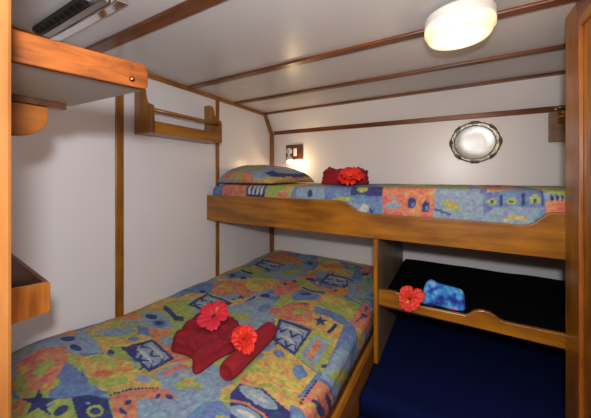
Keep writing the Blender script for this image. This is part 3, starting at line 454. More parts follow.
 ('n', [(-0.363,0.948),(-0.336,0.963),(-0.32,0.965),(-0.321,0.955),(-0.337,0.935),(-0.363,0.911),(-0.392,0.891),(-0.417,0.878),(-0.431,0.876),(-0.431,0.885),(-0.418,0.903),(-0.393,0.927)]),
 ('n', [(-0.34,1.02),(-0.317,1.028),(-0.303,1.028),(-0.304,1.02),(-0.317,1.005),(-0.34,0.989),(-0.366,0.974),(-0.388,0.966),(-0.401,0.966),(-0.401,0.974),(-0.388,0.988),(-0.366,1.005)]),
 ('y', [(-0.407,0.894),(-0.407,0.89),(-0.413,0.877),(-0.423,0.86),(-0.436,0.844),(-0.446,0.833),(-0.453,0.828),(-0.453,0.833),(-0.448,0.844),(-0.438,0.86),(-0.425,0.877),(-0.414,0.89)]),
 ('l', [(-0.305,0.937),(-0.308,0.928),(-0.323,0.903),(-0.347,0.871),(-0.371,0.84),(-0.39,0.819),(-0.4,0.811),(-0.399,0.819),(-0.386,0.84),(-0.365,0.871),(-0.339,0.903),(-0.317,0.928)]),
 ('b', [(-0.486,0.822),(-0.46,0.825),(-0.383,0.811),(-0.442,0.748),(-0.474,0.786)]),
 ('n', [(-0.689,0.74),(-0.687,0.793),(-0.601,0.821),(-0.47,0.795),(-0.44,0.739),(-0.602,0.647)]),
 ('l', [(-0.515,0.784),(-0.522,0.771),(-0.549,0.761),(-0.587,0.756),(-0.63,0.759),(-0.665,0.767),(-0.682,0.781),(-0.675,0.795),(-0.646,0.806),(-0.603,0.81),(-0.56,0.806),(-0.528,0.797)]),
 ('p', [(-0.551,0.784),(-0.557,0.779),(-0.574,0.775),(-0.598,0.774),(-0.625,0.774),(-0.645,0.777),(-0.654,0.782),(-0.648,0.787),(-0.63,0.791),(-0.604,0.792),(-0.578,0.791),(-0.559,0.788)]),
 ('l', [(-0.536,0.719),(-0.538,0.706),(-0.554,0.694),(-0.579,0.684),(-0.607,0.681),(-0.632,0.684),(-0.646,0.693),(-0.645,0.706),(-0.628,0.72),(-0.602,0.729),(-0.572,0.732),(-0.548,0.728)]),
 ('p', [(-0.556,0.716),(-0.559,0.711),(-0.571,0.705),(-0.587,0.7),(-0.606,0.697),(-0.62,0.697),(-0.627,0.699),(-0.624,0.705),(-0.613,0.71),(-0.595,0.716),(-0.577,0.719),(-0.563,0.719)]),
 ('s', [(-0.666,0.714),(-0.605,0.736),(-0.539,0.733),(-0.489,0.718),(-0.488,0.726),(-0.54,0.742),(-0.609,0.745),(-0.672,0.723)]),
 ('y', [(-0.731,0.744),(-0.707,0.787),(-0.689,0.74),(-0.696,0.696)]),
]
BUNK_MOTIFS = [
 ('b', [(-1.674,-0.066),(-1.482,-0.018),(-1.502,-0.14),(-1.674,-0.145)]),
 ('s', [(-1.506,-0.048),(-1.259,-0.017),(-1.277,-0.132),(-1.506,-0.14)]),
 ('g', [(-1.33,-0.061),(-1.338,-0.073),(-1.36,-0.082),(-1.391,-0.085),(-1.423,-0.083),(-1.446,-0.075),(-1.455,-0.063),(-1.446,-0.05),(-1.423,-0.041),(-1.391,-0.038),(-1.36,-0.041),(-1.338,-0.049)]),
 ('n', [(-1.277,-0.038),(-1.109,-0.027),(-1.117,-0.148),(-1.277,-0.139)]),
 ('p', [(-1.242,-0.125),(-1.234,-0.076),(-1.218,-0.052),(-1.238,-0.044),(-1.255,-0.072),(-1.264,-0.123)]),
 ('p', [(-1.206,-0.124),(-1.198,-0.075),(-1.183,-0.051),(-1.202,-0.044),(-1.219,-0.071),(-1.228,-0.122)]),
 ('p', [(-1.171,-0.123),(-1.163,-0.074),(-1.148,-0.051),(-1.166,-0.043),(-1.183,-0.07),(-1.192,-0.121)]),
 ('p', [(-1.136,-0.122),(-1.128,-0.074),(-1.113,-0.05),(-1.132,-0.043),(-1.148,-0.07),(-1.157,-0.12)]),
 ('g', [(-1.112,-0.057),(-0.916,-0.041),(-0.9,-0.12),(-1.092,-0.147)]),
 ('y', [(-1.01,-0.042),(-0.826,-0.028),(-0.826,-0.079),(-0.946,-0.101)]),
 ('s', [(-0.923,-0.114),(-0.931,-0.122),(-0.95,-0.128),(-0.978,-0.132),(-1.006,-0.13),(-1.026,-0.125),(-1.034,-0.117),(-1.026,-0.109),(-1.006,-0.102),(-0.978,-0.099),(-0.95,-0.101),(-0.931,-0.106)]),
 ('n', [(-0.81,-0.081),(-0.813,-0.091),(-0.822,-0.099),(-0.833,-0.102),(-0.845,-0.1),(-0.854,-0.092),(-0.857,-0.082),(-0.854,-0.072),(-0.845,-0.064),(-0.833,-0.061),(-0.822,-0.063),(-0.813,-0.071)]),
 ('y', [(-0.916,-0.068),(-0.92,-0.073),(-0.931,-0.077),(-0.946,-0.079),(-0.962,-0.078),(-0.974,-0.074),(-0.978,-0.069),(-0.974,-0.063),(-0.962,-0.059),(-0.946,-0.058),(-0.931,-0.059),(-0.92,-0.062)]),
 ('l', [(-0.87,-0.093),(-0.797,-0.04),(-0.66,-0.038),(-0.66,-0.16),(-0.87,-0.157)]),
 ('n', [(-0.749,-0.108),(-0.752,-0.116),(-0.759,-0.122),(-0.769,-0.124),(-0.779,-0.122),(-0.786,-0.117),(-0.789,-0.11),(-0.786,-0.102),(-0.779,-0.096),(-0.769,-0.094),(-0.759,-0.096),(-0.752,-0.101)]),
 ('o', [(-0.7,-0.064),(-0.706,-0.069),(-0.72,-0.073),(-0.741,-0.074),(-0.762,-0.073),(-0.777,-0.07),(-0.783,-0.065),(-0.777,-0.06),(-0.762,-0.056),(-0.741,-0.054),(-0.72,-0.055),(-0.706,-0.059)]),
 ('b', [(-0.672,-0.067),(-0.327,-0.07),(-0.327,-0.251),(-0.672,-0.28)]),
 ('l', [(-0.387,-0.172),(-0.393,-0.185),(-0.408,-0.195),(-0.429,-0.199),(-0.45,-0.197),(-0.465,-0.189),(-0.471,-0.177),(-0.465,-0.164),(-0.45,-0.154),(-0.429,-0.149),(-0.408,-0.152),(-0.393,-0.16)]),
 ('p', [(-0.471,-0.194),(-0.429,-0.145),(-0.387,-0.189)]),
 ('n', [(-0.382,-0.202),(-0.387,-0.202),(-0.393,-0.197),(-0.399,-0.189),(-0.404,-0.18),(-0.405,-0.172),(-0.403,-0.167),(-0.398,-0.167),(-0.391,-0.172),(-0.385,-0.18),(-0.381,-0.189),(-0.38,-0.197)]),
 ('g', [(-0.487,-0.127),(-0.496,-0.133),(-0.52,-0.139),(-0.554,-0.142),(-0.589,-0.142),(-0.614,-0.138),(-0.624,-0.132),(-0.614,-0.125),(-0.589,-0.119),(-0.554,-0.116),(-0.52,-0.117),(-0.496,-0.12)]),
 ('n', [(-0.509,-0.079),(-0.327,-0.08),(-0.327,-0.102),(-0.509,-0.104)]),
 ('g', [(-0.413,-0.09),(-0.417,-0.094),(-0.429,-0.096),(-0.444,-0.098),(-0.46,-0.097),(-0.472,-0.095),(-0.477,-0.092),(-0.472,-0.089),(-0.46,-0.086),(-0.444,-0.085),(-0.429,-0.085),(-0.417,-0.087)]),
 ('l', [(-0.444,-0.161),(-0.453,-0.169),(-0.477,-0.176),(-0.509,-0.18),(-0.543,-0.18),(-0.568,-0.175),(-0.577,-0.168),(-0.568,-0.16),(-0.543,-0.153),(-0.509,-0.15),(-0.477,-0.15),(-0.453,-0.155)]),
 ('g', [(-0.392,-0.051),(-0.079,-0.047),(-0.079,-0.075),(-0.392,-0.077)]),
 ('y', [(-0.104,-0.06),(-0.114,-0.064),(-0.143,-0.067),(-0.182,-0.069),(-0.223,-0.069),(-0.253,-0.067),(-0.265,-0.063),(-0.253,-0.059),(-0.223,-0.056),(-0.182,-0.054),(-0.143,-0.054),(-0.114,-0.056)]),
 ('b', [(-0.312,-0.055),(-0.318,-0.061),(-0.332,-0.064),(-0.352,-0.066),(-0.372,-0.065),(-0.387,-0.062),(-0.392,-0.057),(-0.387,-0.052),(-0.372,-0.048),(-0.352,-0.046),(-0.332,-0.047),(-0.318,-0.05)]),
 ('s', [(-0.332,-0.082),(-0.075,-0.079),(-0.079,-0.217),(-0.322,-0.231)]),
 ('k', [(-0.299,-0.081),(-0.303,-0.085),(-0.31,-0.085),(-0.314,-0.082),(-0.31,-0.078),(-0.303,-0.078)]),
 ('k', [(-0.277,-0.081),(-0.281,-0.085),(-0.289,-0.085),(-0.293,-0.082),(-0.289,-0.078),(-0.281,-0.078)]),
 ('k', [(-0.256,-0.081),(-0.26,-0.085),(-0.268,-0.085),(-0.271,-0.081),(-0.268,-0.078),(-0.26,-0.078)]),
 ('k', [(-0.236,-0.081),(-0.239,-0.084),(-0.247,-0.085),(-0.251,-0.081),(-0.247,-0.078),(-0.239,-0.078)]),
 ('k', [(-0.215,-0.081),(-0.219,-0.084),(-0.226,-0.084),(-0.23,-0.081),(-0.226,-0.078),(-0.219,-0.078)]),
 ('k', [(-0.195,-0.081),(-0.199,-0.084),(-0.206,-0.084),(-0.21,-0.081),(-0.206,-0.078),(-0.199,-0.077)]),
 ('k', [(-0.175,-0.081),(-0.179,-0.084),(-0.186,-0.084),(-0.189,-0.081),(-0.186,-0.078),(-0.179,-0.077)]),
 ('k', [(-0.156,-0.08),(-0.159,-0.084),(-0.166,-0.084),(-0.17,-0.081),(-0.166,-0.077),(-0.159,-0.077)]),
 ('k', [(-0.136,-0.08),(-0.14,-0.084),(-0.147,-0.084),(-0.15,-0.081),(-0.147,-0.077),(-0.14,-0.077)]),
 ('k', [(-0.117,-0.08),(-0.121,-0.084),(-0.127,-0.084),(-0.131,-0.081),(-0.127,-0.077),(-0.121,-0.077)]),
 ('k', [(-0.098,-0.08),(-0.102,-0.083),(-0.108,-0.084),(-0.112,-0.08),(-0.108,-0.077),(-0.102,-0.077)]),
 ('l', [(-0.233,-0.151),(-0.239,-0.159),(-0.254,-0.165),(-0.276,-0.169),(-0.298,-0.168),(-0.314,-0.163),(-0.32,-0.155),(-0.314,-0.147),(-0.298,-0.14),(-0.276,-0.137),(-0.254,-0.138),(-0.239,-0.143)]),
 ('l', [(-0.256,-0.115),(-0.258,-0.121),(-0.263,-0.126),(-0.269,-0.128),(-0.276,-0.126),(-0.281,-0.122),(-0.283,-0.116),(-0.281,-0.11),(-0.276,-0.106),(-0.269,-0.104),(-0.263,-0.105),(-0.258,-0.11)]),
 ('n', [(-0.161,-0.137),(-0.167,-0.152),(-0.177,-0.162),(-0.188,-0.164),(-0.198,-0.158),(-0.203,-0.145),(-0.203,-0.13),(-0.197,-0.115),(-0.187,-0.105),(-0.176,-0.103),(-0.167,-0.109),(-0.161,-0.122)]),
 ('n', [(-0.099,-0.154),(-0.104,-0.169),(-0.113,-0.178),(-0.123,-0.181),(-0.131,-0.175),(-0.136,-0.163),(-0.135,-0.148),(-0.13,-0.133),(-0.121,-0.124),(-0.111,-0.122),(-0.103,-0.127),(-0.098,-0.139)]),
 ('b', [(-0.168,-0.142),(-0.17,-0.149),(-0.174,-0.153),(-0.178,-0.154),(-0.181,-0.152),(-0.182,-0.146),(-0.182,-0.14),(-0.18,-0.133),(-0.176,-0.129),(-0.172,-0.128),(-0.169,-0.13),(-0.168,-0.135)]),
 ('b', [(-0.104,-0.158),(-0.106,-0.164),(-0.11,-0.168),(-0.113,-0.169),(-0.116,-0.167),(-0.118,-0.162),(-0.118,-0.155),(-0.115,-0.149),(-0.112,-0.145),(-0.108,-0.144),(-0.105,-0.146),(-0.104,-0.151)]),
 ('o', [(-0.117,-0.116),(-0.119,-0.122),(-0.125,-0.127),(-0.134,-0.128),(-0.143,-0.127),(-0.149,-0.123),(-0.151,-0.118),(-0.149,-0.112),(-0.143,-0.108),(-0.134,-0.106),(-0.125,-0.107),(-0.119,-0.111)]),
 ('o', [(-0.142,-0.174),(-0.145,-0.179),(-0.153,-0.183),(-0.164,-0.185),(-0.176,-0.185),(-0.184,-0.182),(-0.187,-0.177),(-0.184,-0.172),(-0.176,-0.168),(-0.164,-0.166),(-0.153,-0.167),(-0.145,-0.17)]),
 ('l', [(-0.079,-0.079),(0.07,-0.078),(0.128,-0.248),(-0.081,-0.221)]),
 ('g', [(0.036,-0.157),(0.027,-0.164),(0.01,-0.164),(-0.01,-0.157),(-0.029,-0.145),(-0.041,-0.131),(-0.042,-0.12),(-0.033,-0.113),(-0.016,-0.113),(0.005,-0.12),(0.023,-0.132),(0.034,-0.146)]),
 ('y', [(0.015,-0.143),(0.011,-0.145),(0.004,-0.145),(-0.006,-0.142),(-0.014,-0.136),(-0.02,-0.13),(-0.02,-0.126),(-0.017,-0.123),(-0.009,-0.123),(0.0,-0.127),(0.009,-0.132),(0.014,-0.138)]),
 ('n', [(-0.076,-0.165),(-0.04,-0.177),(-0.008,-0.188),(-0.005,-0.18),(-0.037,-0.168),(-0.074,-0.156)]),
 ('g', [(-0.079,-0.062),(0.07,-0.062),(0.07,-0.083),(-0.079,-0.083)]),
 ('l', [(0.052,-0.092),(0.136,-0.093),(0.165,-0.22),(0.052,-0.23)]),
 ('b', [(0.125,-0.091),(0.345,-0.082),(0.35,-0.155),(0.301,-0.229),(0.121,-0.237)]),
 ('l', [(0.165,-0.141),(0.268,-0.127),(0.339,-0.131),(0.288,-0.214),(0.091,-0.208)]),
 ('g', [(0.179,-0.112),(0.176,-0.119),(0.168,-0.125),(0.158,-0.127),(0.147,-0.126),(0.139,-0.121),(0.136,-0.114),(0.139,-0.107),(0.147,-0.101),(0.158,-0.099),(0.168,-0.1),(0.176,-0.105)]),
 ('n', [(0.166,-0.113),(0.165,-0.116),(0.162,-0.118),(0.158,-0.119),(0.153,-0.118),(0.15,-0.116),(0.149,-0.113),(0.15,-0.11),(0.153,-0.108),(0.158,-0.107),(0.162,-0.107),(0.165,-0.11)]),
 ('g', [(0.25,-0.109),(0.248,-0.116),(0.24,-0.121),(0.23,-0.123),(0.22,-0.122),(0.212,-0.117),(0.209,-0.111),(0.212,-0.104),(0.22,-0.098),(0.23,-0.096),(0.24,-0.097),(0.248,-0.102)]),
 ('n', [(0.238,-0.109),(0.237,-0.112),(0.234,-0.115),(0.23,-0.116),(0.226,-0.115),(0.223,-0.113),(0.222,-0.11),(0.223,-0.107),(0.226,-0.105),(0.23,-0.104),(0.234,-0.104),(0.237,-0.106)]),
 ('g', [(0.328,-0.105),(0.325,-0.112),(0.318,-0.117),(0.309,-0.119),(0.299,-0.118),(0.292,-0.114),(0.289,-0.107),(0.292,-0.1),(0.299,-0.095),(0.309,-0.093),(0.318,-0.094),(0.325,-0.099)]),
 ('n', [(0.316,-0.106),(0.315,-0.109),(0.313,-0.111),(0.309,-0.112),(0.305,-0.111),(0.302,-0.109),(0.301,-0.107),(0.302,-0.104),(0.305,-0.101),(0.309,-0.1),(0.313,-0.101),(0.315,-0.103)]),
 ('n', [(0.188,-0.094),(0.196,-0.094),(0.196,-0.13),(0.188,-0.131)]),
 ('n', [(0.266,-0.091),(0.274,-0.091),(0.274,-0.126),(0.266,-0.127)]),
 ('n', [(0.332,-0.089),(0.34,-0.088),(0.34,-0.123),(0.332,-0.123)]),
 ('o', [(0.128,-0.055),(0.283,-0.054),(0.283,-0.085),(0.15,-0.088)]),
 ('s', [(0.154,-0.082),(0.275,-0.082),(0.275,-0.069),(0.154,-0.068)]),
 ('n', [(0.175,-0.057),(0.207,-0.061),(0.249,-0.057),(0.248,-0.052),(0.207,-0.056),(0.176,-0.052)]),
 ('b', [(0.282,-0.052),(0.333,-0.051),(0.348,-0.086),(0.282,-0.091)]),
 ('y', [(0.207,-0.205),(0.23,-0.183),(0.26,-0.184),(0.278,-0.198),(0.285,-0.185),(0.263,-0.169),(0.226,-0.169),(0.2,-0.193)]),
 ('l', [(0.275,-0.198),(0.271,-0.202),(0.262,-0.205),(0.248,-0.207),(0.235,-0.207),(0.225,-0.205),(0.221,-0.202),(0.225,-0.199),(0.235,-0.195),(0.248,-0.193),(0.262,-0.193),(0.271,-0.195)]),
 ('g', [(0.333,-0.045),(0.435,-0.047),(0.435,-0.098),(0.352,-0.09)]),
 ('y', [(0.376,-0.072),(0.374,-0.077),(0.367,-0.081),(0.358,-0.083),(0.348,-0.082),(0.342,-0.078),(0.339,-0.074),(0.342,-0.069),(0.348,-0.065),(0.358,-0.063),(0.367,-0.064),(0.374,-0.068)]),
 ('s', [(0.345,-0.102),(0.435,-0.098),(0.435,-0.149),(0.345,-0.155)]),
 ('k', [(0.371,-0.097),(0.368,-0.102),(0.363,-0.102),(0.361,-0.098),(0.363,-0.093),(0.368,-0.093)]),
 ('k', [(0.387,-0.097),(0.384,-0.101),(0.38,-0.102),(0.377,-0.097),(0.38,-0.093),(0.384,-0.093)]),
 ('k', [(0.403,-0.097),(0.4,-0.101),(0.396,-0.101),(0.393,-0.097),(0.396,-0.093),(0.4,-0.093)]),
 ('o', [(0.394,-0.124),(0.392,-0.128),(0.385,-0.132),(0.376,-0.133),(0.367,-0.133),(0.36,-0.13),(0.358,-0.126),(0.36,-0.122),(0.367,-0.118),(0.376,-0.117),(0.385,-0.118),(0.392,-0.12)]),
]
PILLOW_MOTIFS = [
 ('l', [(-1.915,-0.166),(-1.766,-0.02),(-1.514,0.081),(-1.249,0.084),(-1.083,0.043),(-1.249,-0.05),(-1.514,-0.053)]),
 ('s', [(-1.536,0.014),(-1.429,0.055),(-1.268,0.029),(-1.23,-0.026),(-1.409,-0.043),(-1.536,-0.053)]),
 ('g', [(-1.315,0.017),(-1.323,0.009),(-1.343,0.003),(-1.372,0.001),(-1.4,0.003),(-1.422,0.009),(-1.429,0.017),(-1.422,0.025),(-1.4,0.031),(-1.372,0.033),(-1.343,0.031),(-1.323,0.025)]),
 ('o', [(-1.423,0.014),(-1.428,0.004),(-1.442,-0.003),(-1.461,-0.006),(-1.48,-0.003),(-1.494,0.004),(-1.499,0.014),(-1.494,0.024),(-1.48,0.031),(-1.461,0.034),(-1.442,0.031),(-1.428,0.024)]),
 ('n', [(-1.692,0.013),(-1.577,0.03),(-1.488,0.055),(-1.497,0.073),(-1.584,0.05),(-1.697,0.034)]),
 ('g', [(-1.471,0.065),(-1.309,0.066),(-1.253,0.045),(-1.245,0.06),(-1.307,0.082),(-1.472,0.082)]),
 ('b', [(-1.268,0.061),(-1.118,0.051),(-1.013,0.013),(-1.118,-0.033),(-1.249,-0.034)]),
 ('n', [(-1.18,0.025),(-1.123,0.001),(-1.05,-0.011),(-1.045,0.012),(-1.114,0.024),(-1.167,0.047)]),
 ('y', [(-1.146,0.067),(-0.996,0.042),(-0.88,-0.024),(-0.979,-0.032),(-1.065,0.005)]),
 ('g', [(-1.086,0.039),(-0.982,-0.002),(-0.975,0.012),(-1.079,0.053)]),
 ('y', [(-1.249,-0.026),(-0.979,-0.029),(-0.979,-0.061),(-1.249,-0.065)]),
]
# ================================================================ the room
struct('floor', B_(XL-.05, XR+.05, -1.1, YB+.05, FLOOR-.04, FLOOR), M['floor'])
struct('ceiling', B_(XL-.05, XR+.05, -1.1, 2.27, ZC, ZC+.04), M['ceil'])
struct('wall_unseen_left', B_(XL-.04, XL, -1.1, .039, FLOOR, ZC), M['dark_wood'])  # unseen dark panel behind the camera, added to cut bounce and deepen shadows
struct('wall_left', B_(XL-.04, XL, .04, YB+.05, FLOOR, ZC), M['white'])
struct('wall_back', P_([(YB, FLOOR), (YB, .46), (2.262, ZC), (2.30, ZC+.03), (YB+.04, .50), (YB+.04, FLOOR)], 'X', XL, XR), M['white'])
struct('wall_unseen_right', B_(XR, XR+.04, -1.1, .039, FLOOR, ZC), M['dark_wood'])  # unseen dark panel on the other side, also added to cut bounce
struct('wall_right', B_(XR, XR+.04, .04, YB+.05, FLOOR, ZC), M['white'])
struct('wall_rear', B_(XL-.04, XR+.04, -1.14, -1.1, FLOOR, ZC), M['dark_wood'])  # unseen; given dark wood so that less light bounces into the cabin
struct('wall_front', B_(XL, -.50, .04, .11, FLOOR, ZC), M['white'])
# door post at the left edge with a rounded bead
struct('trim_1', P_([(-.50, .03), (-.463, .03), (-.457, .036), (-.457, .100), (-.460, .103), (-.457, .106), (-.458, .116), (-.460, .119), (-.50, .119)], 'Z', FLOOR, ZC), M['jamb'])
# wooden partition with a framed door at the right edge
part = struct('wall_side', B_(.408, XR, .3, 1.5, FLOOR, ZC), M['woodZ'])
st = struct('trim_2', B_(.396, .408, 1.385, 1.5, FLOOR, ZC), M['woodZ'], bevel=.003)
struct('trim_3', B_(.396, .408, .3, 1.385, .57, ZC), M['redY'], bevel=.003)
d = struct('door_1', B_(.4, .408, .5, 1.378, FLOOR+.02, .565), M['woodZ'], bevel=.002)
struct('door_frame', B_(.388, .402, 1.335, 1.378, FLOOR+.02, .565), M['orangeZ'], d, bevel=.004)
struct('door_rail', B_(.390, .402, .5, 1.335, .53, .565), M['woodY'], d, bevel=.004)
# battens and beams
n = 4
def trim(bm, m, bevel=.004):
    global n
    o = struct('trim_%d' % n, bm, M[m], bevel=bevel); n += 1; return o
trim(B_(XL, XL+.012, .841, .885, -.95, .622), 'woodZ')
trim(B_(XL, XL+.012, 1.594, 1.628, -.95, .622), 'woodZ')
trim(B_(XL, XL+.028, YB-.045, YB, -.95, .44), 'woodZ')
trim(B_(XL, XL+.022, .125, 2.262, .612, ZC), 'woodY')
trim(P_([(YB, .44), (YB-.045, .44), (2.225, .625), (2.262, ZC)], 'X', XL, XL+.024), 'woodY')
for (y, wd) in ((.70, .062), (1.33, .05), (1.81, .045), (2.255, .045)):
    trim(B_(XL+.022, XR if y > 1.5 else .396, y-wd/2, y+wd/2, ZC-.014, ZC), 'redX', .005)
e_ = bmesh.new(); e_v = box(e_, XL+.028, XR, YB-.012, YB, .437, .475)
for v in e_v:
    if v.co.x > 0: v.co.z -= .016
trim(e_, 'redX')

# ================================================================ printed covers
def noise2(x, y, s, seed=0): return noise.noise(Vector((x*s, y*s, seed)))
def loft(name, section, ys, swap, uvf, motifs, parent=None, **kw):
    """closed tube of section(t) -> list of (a, z, p) for each position t along the length; end caps closed"""
    bm = bmesh.new(); rings = []; uv = []
    for t in ys:
        r = []
        for (a, z, p) in section(t):
            co = (t, a, z) if swap else (a, t, z)
            r.append(bm.verts.new(co)); uv.append(uvf(p, t, a, z))
        rings.append(r)
    m = len(rings[0])
    for A, C in zip(rings, rings[1:]):
        for i in range(m): bm.faces.new((A[i], A[(i+1) % m], C[(i+1) % m], C[i]))
    for R, flip in ((rings[0], 1), (rings[-1], 0)):
        # caps: shrink to a centre so that the ends are filled with small faces
        cen = sum((v.co for v in R), Vector())/m
        c = bm.verts.new(cen); uv.append(uv[-1] if not flip else uv[0])
        for i in range(m): bm.faces.new((R[i], R[(i+1) % m], c))
    o = build(name, bm, M['print'], parent, smooth=True, **kw)
    return o, np.array(uv, float)

# ---- lower berth
berth = thing('berth', 'wide wooden lower berth built along the left wall with low side board', 'bed', (-1.02, 1.25, FLOOR))
build('base', B_(XL+.005, -.412, .13, YB-.005, FLOOR, -.96), M['dark_wood'], berth)
build('side_board', P_([(-.41, FLOOR), (-.383, FLOOR), (-.381, -.935), (-.388, -.92), (-.403, -.92), (-.41, -.935)], 'Y', .13, YB-.005), M['woodY'], berth, bevel=.003)
ZT = -.77; XE = -.42
def top_z(x, y):
    u = (x-XL)/(XE-XL)
    z = ZT
    z -= .022*max(0, 1-(u/.12))**2                                  # falls to the wall
    z += .05*math.exp(-((y-.50)/.24)**2)*math.exp(-((u-.10)/.30)**2)   # pillow bulge at the near end
    z += .02*math.exp(-((y-2.35)/.22)**2)
    z -= .018*math.exp(-((u-1)/.18)**2)
    z += .007*noise2(x, y, 5)+.004*noise2(x, y, 13, 3)+.0016*noise2(x+y*.3, y*.5, 40, 5)
    return z
def bed_section(y):
    S = [(XL+.006, -.955, XL-.15)]
    for i in range(5): S.append((XL+.006, -.93+i*.03, XL-.12+i*.02))
    N_ = 340; xr = -.455
    for i in range(N_+1):
        x = XL+.008+(xr-XL-.008)*i/N_; S.append((x, top_z(x, y), x))
    zt = top_z(xr, y); R = .040+.006*noise2(0, y, 6, 8); k = 12
    for i in range(1, k+1):
        a = PI/2*i/k; S.append((xr+R*math.sin(a), zt-.045*(1-math.cos(a)), xr+.06*i/k))
    z1 = zt-.045; m = 16
    for i in range(1, m+1):
        z = z1+(-.945-z1)*i/m
        S.append((xr+R+.004*math.sin(i/m*PI)-.012*(i/m)**2-.003+.003*math.cos(i)*noise2(1, y, 18), z, xr+.06+(z1-z)))
    S.append((xr-.02, -.957, 0)); return S
ys = [.135+(YB-.008-.135)*(i/560) for i in range(561)]
bedm, uv = loft('mattress', bed_section, ys, False, lambda p, t, a, z: (p, t), None)
props(bedm, 'wide lower mattress in a bright sea print cover with fish and stars', 'mattress')
paint(bedm.data, uv, BED_MOTIFS, .14, 5)

# ---- upper bunk
YR = 1.503
bunk = thing('upper_bunk', 'wooden upper bunk across the back wall with scooped front rail', 'bed', (-.5, 1.95, -.33))
top = [(-1.638, -.138), (-.60, -.135), (-.566, -.136), (-.535, -.144), (-.505, -.158), (-.48, -.176), (-.45, -.192), (-.41, -.199), (-.234, -.201),
       (-.009, -.201), (.184, -.204), (.262, -.206), (.285, -.202), (.305, -.190), (.325, -.170), (.342, -.152), (.36, -.145), (.396, -.143), (XR-.005, -.143)]
build('rail', P_([(-1.638, -.33)]+top+[(XR-.005, -.335)], 'Y', YR, YR+.026), M['woodX'], bunk, bevel=.004)
build('platform', B_(XL+.03, XR-.005, YR+.028, YB-.014, -.325, -.305), M['grey_lam'], bunk)
def bunk_top(x, y):
    return -.058+.006*math.sin((y-1.53)/.85*PI)+.004*noise2(x, y, 6, 2)+.002*noise2(x, y, 17, 4)-.012*math.exp(-((x+1.62)/.07)**2)
def bunk_section(x):
    S = [(YR+.031, -.303, -.3)]
    y0 = YR+.034; R = .045; zt = bunk_top(x, y0+R)
    bulge = -.004*math.sin(x*9)
    for i in range(1, 26):
        z = -.303+(zt-R+.303)*i/25; S.append((y0+bulge*math.sin(i/25*PI)*.5, z, z))
    for i in range(1, 11):
        a = PI/2*i/10; S.append((y0+R*(1-math.cos(a)), zt-R+R*math.sin(a), zt-R+.35*R*math.sin(a)))
    for i in range(1, 61):
        y = y0+R+(YB-.02-y0-R)*i/60; S.append((y, bunk_top(x, y), -.078+.0+.045*(i/60)))
    S.append((YB-.018, -.08, -.03)); S.append((YB-.018, -.303, -.03)); return S
xs = [XL+.034+(XR-.012-XL-.034)*i/400 for i in range(401)]
um, uv = loft('mattress', bunk_section, xs, True, lambda p, t, a, z: (t, p), None)
props(um, 'long narrow mattress in sea print cover lying on the upper bunk', 'mattress')
paint(um.data, uv*np.array([1, 1]), BUNK_MOTIFS, .07, 9)

# pillow under the same print, left end of the upper bunk
def pillow():
    bm = bmesh.new(); uv = []; n1, n2 = 90, 60; cx, cy, hx, hy = -1.352, 1.93, .275, .37
    grid = {}
    for side in (1, -1):
        for i in range(n1+1):
            for j in range(n2+1):
                a = -1+2*i/n1; b = -1+2*j/n2
                edge = i in (0, n1) or j in (0, n2)
                if side == -1 and edge: continue
                t = max(0, (1-abs(a)**2.6))*max(0, (1-abs(b)**3)); h = t**.42
                pin = 1-.06*(1-abs(b))*0
                x = cx+a*hx*(1-.05*(b*b)); y = cy+b*hy*(1-.05*(a*a))
                if side == 1: z = -.047+.145*h*(1-.16*a)+.006*noise2(x, y, 9)
                else: z = -.035-.010*min(1, h*1.5)
                if side == 1: z = max(z, -.045)
                grid[side, i, j] = bm.verts.new((x, y, z)); uv.append((x, z))
    g = lambda s, i, j: grid.get((s, i, j)) or grid[1, i, j]
    for s in (1, -1):
        for i in range(n1):
            for j in range(n2): bm.faces.new((g(s, i, j), g(s, i+1, j), g(s, i+1, j+1), g(s, i, j+1)))
    o = build('pillow', bm, M['print'], smooth=True)
    props(o, 'plump pillow in sea print case at the left end of the upper bunk', 'pillow')
    paint(o.data, np.array(uv), [(c, [(x, z*.95+.004) for x, z in p]) for c, p in PILLOW_MOTIFS if c not in 'b'], .05, 4, 'sylgosyb')
pillow()

# ---- middle shelf bunk and its upright
shelf = thing('shelf_bunk', 'narrow wooden shelf bunk under the upper bunk with scooped front rail', 'shelf', (0, 1.95, -.72))
lt = [(-.344, -.603), (-.285, -.598), (-.253, -.598), (-.235, -.606), (-.214, -.625), (-.195, -.640), (-.17, -.646), (-.135, -.646), (.056, -.643), (.070, -.634), (.085, -.618), (.105, -.608), (.125, -.605), (.145, -.608), (.165, -.616),
      (.185, -.631), (.205, -.637), (.389, -.637), (XR-.005, -.637)]
build('rail', P_([(-.344, -.682)]+lt+[(XR-.005, -.70)], 'Y', YR, YR+.022), M['woodX'], shelf, bevel=.003)
build('platform', B_(-.343, XR-.005, YR+.024, YB-.014, -.701, -.687), M['dark_wood'], shelf)
build('upright', B_(-.368, -.346, YR-.004, YR+.026, -1.003, -.336), M['woodZ'], shelf, bevel=.003)
build('side_panel', B_(-.366, -.346, YR+.028, YB-.014, -1.003, -.33), M['panel_wood'], shelf, label='dull brown divider panel behind the upright')
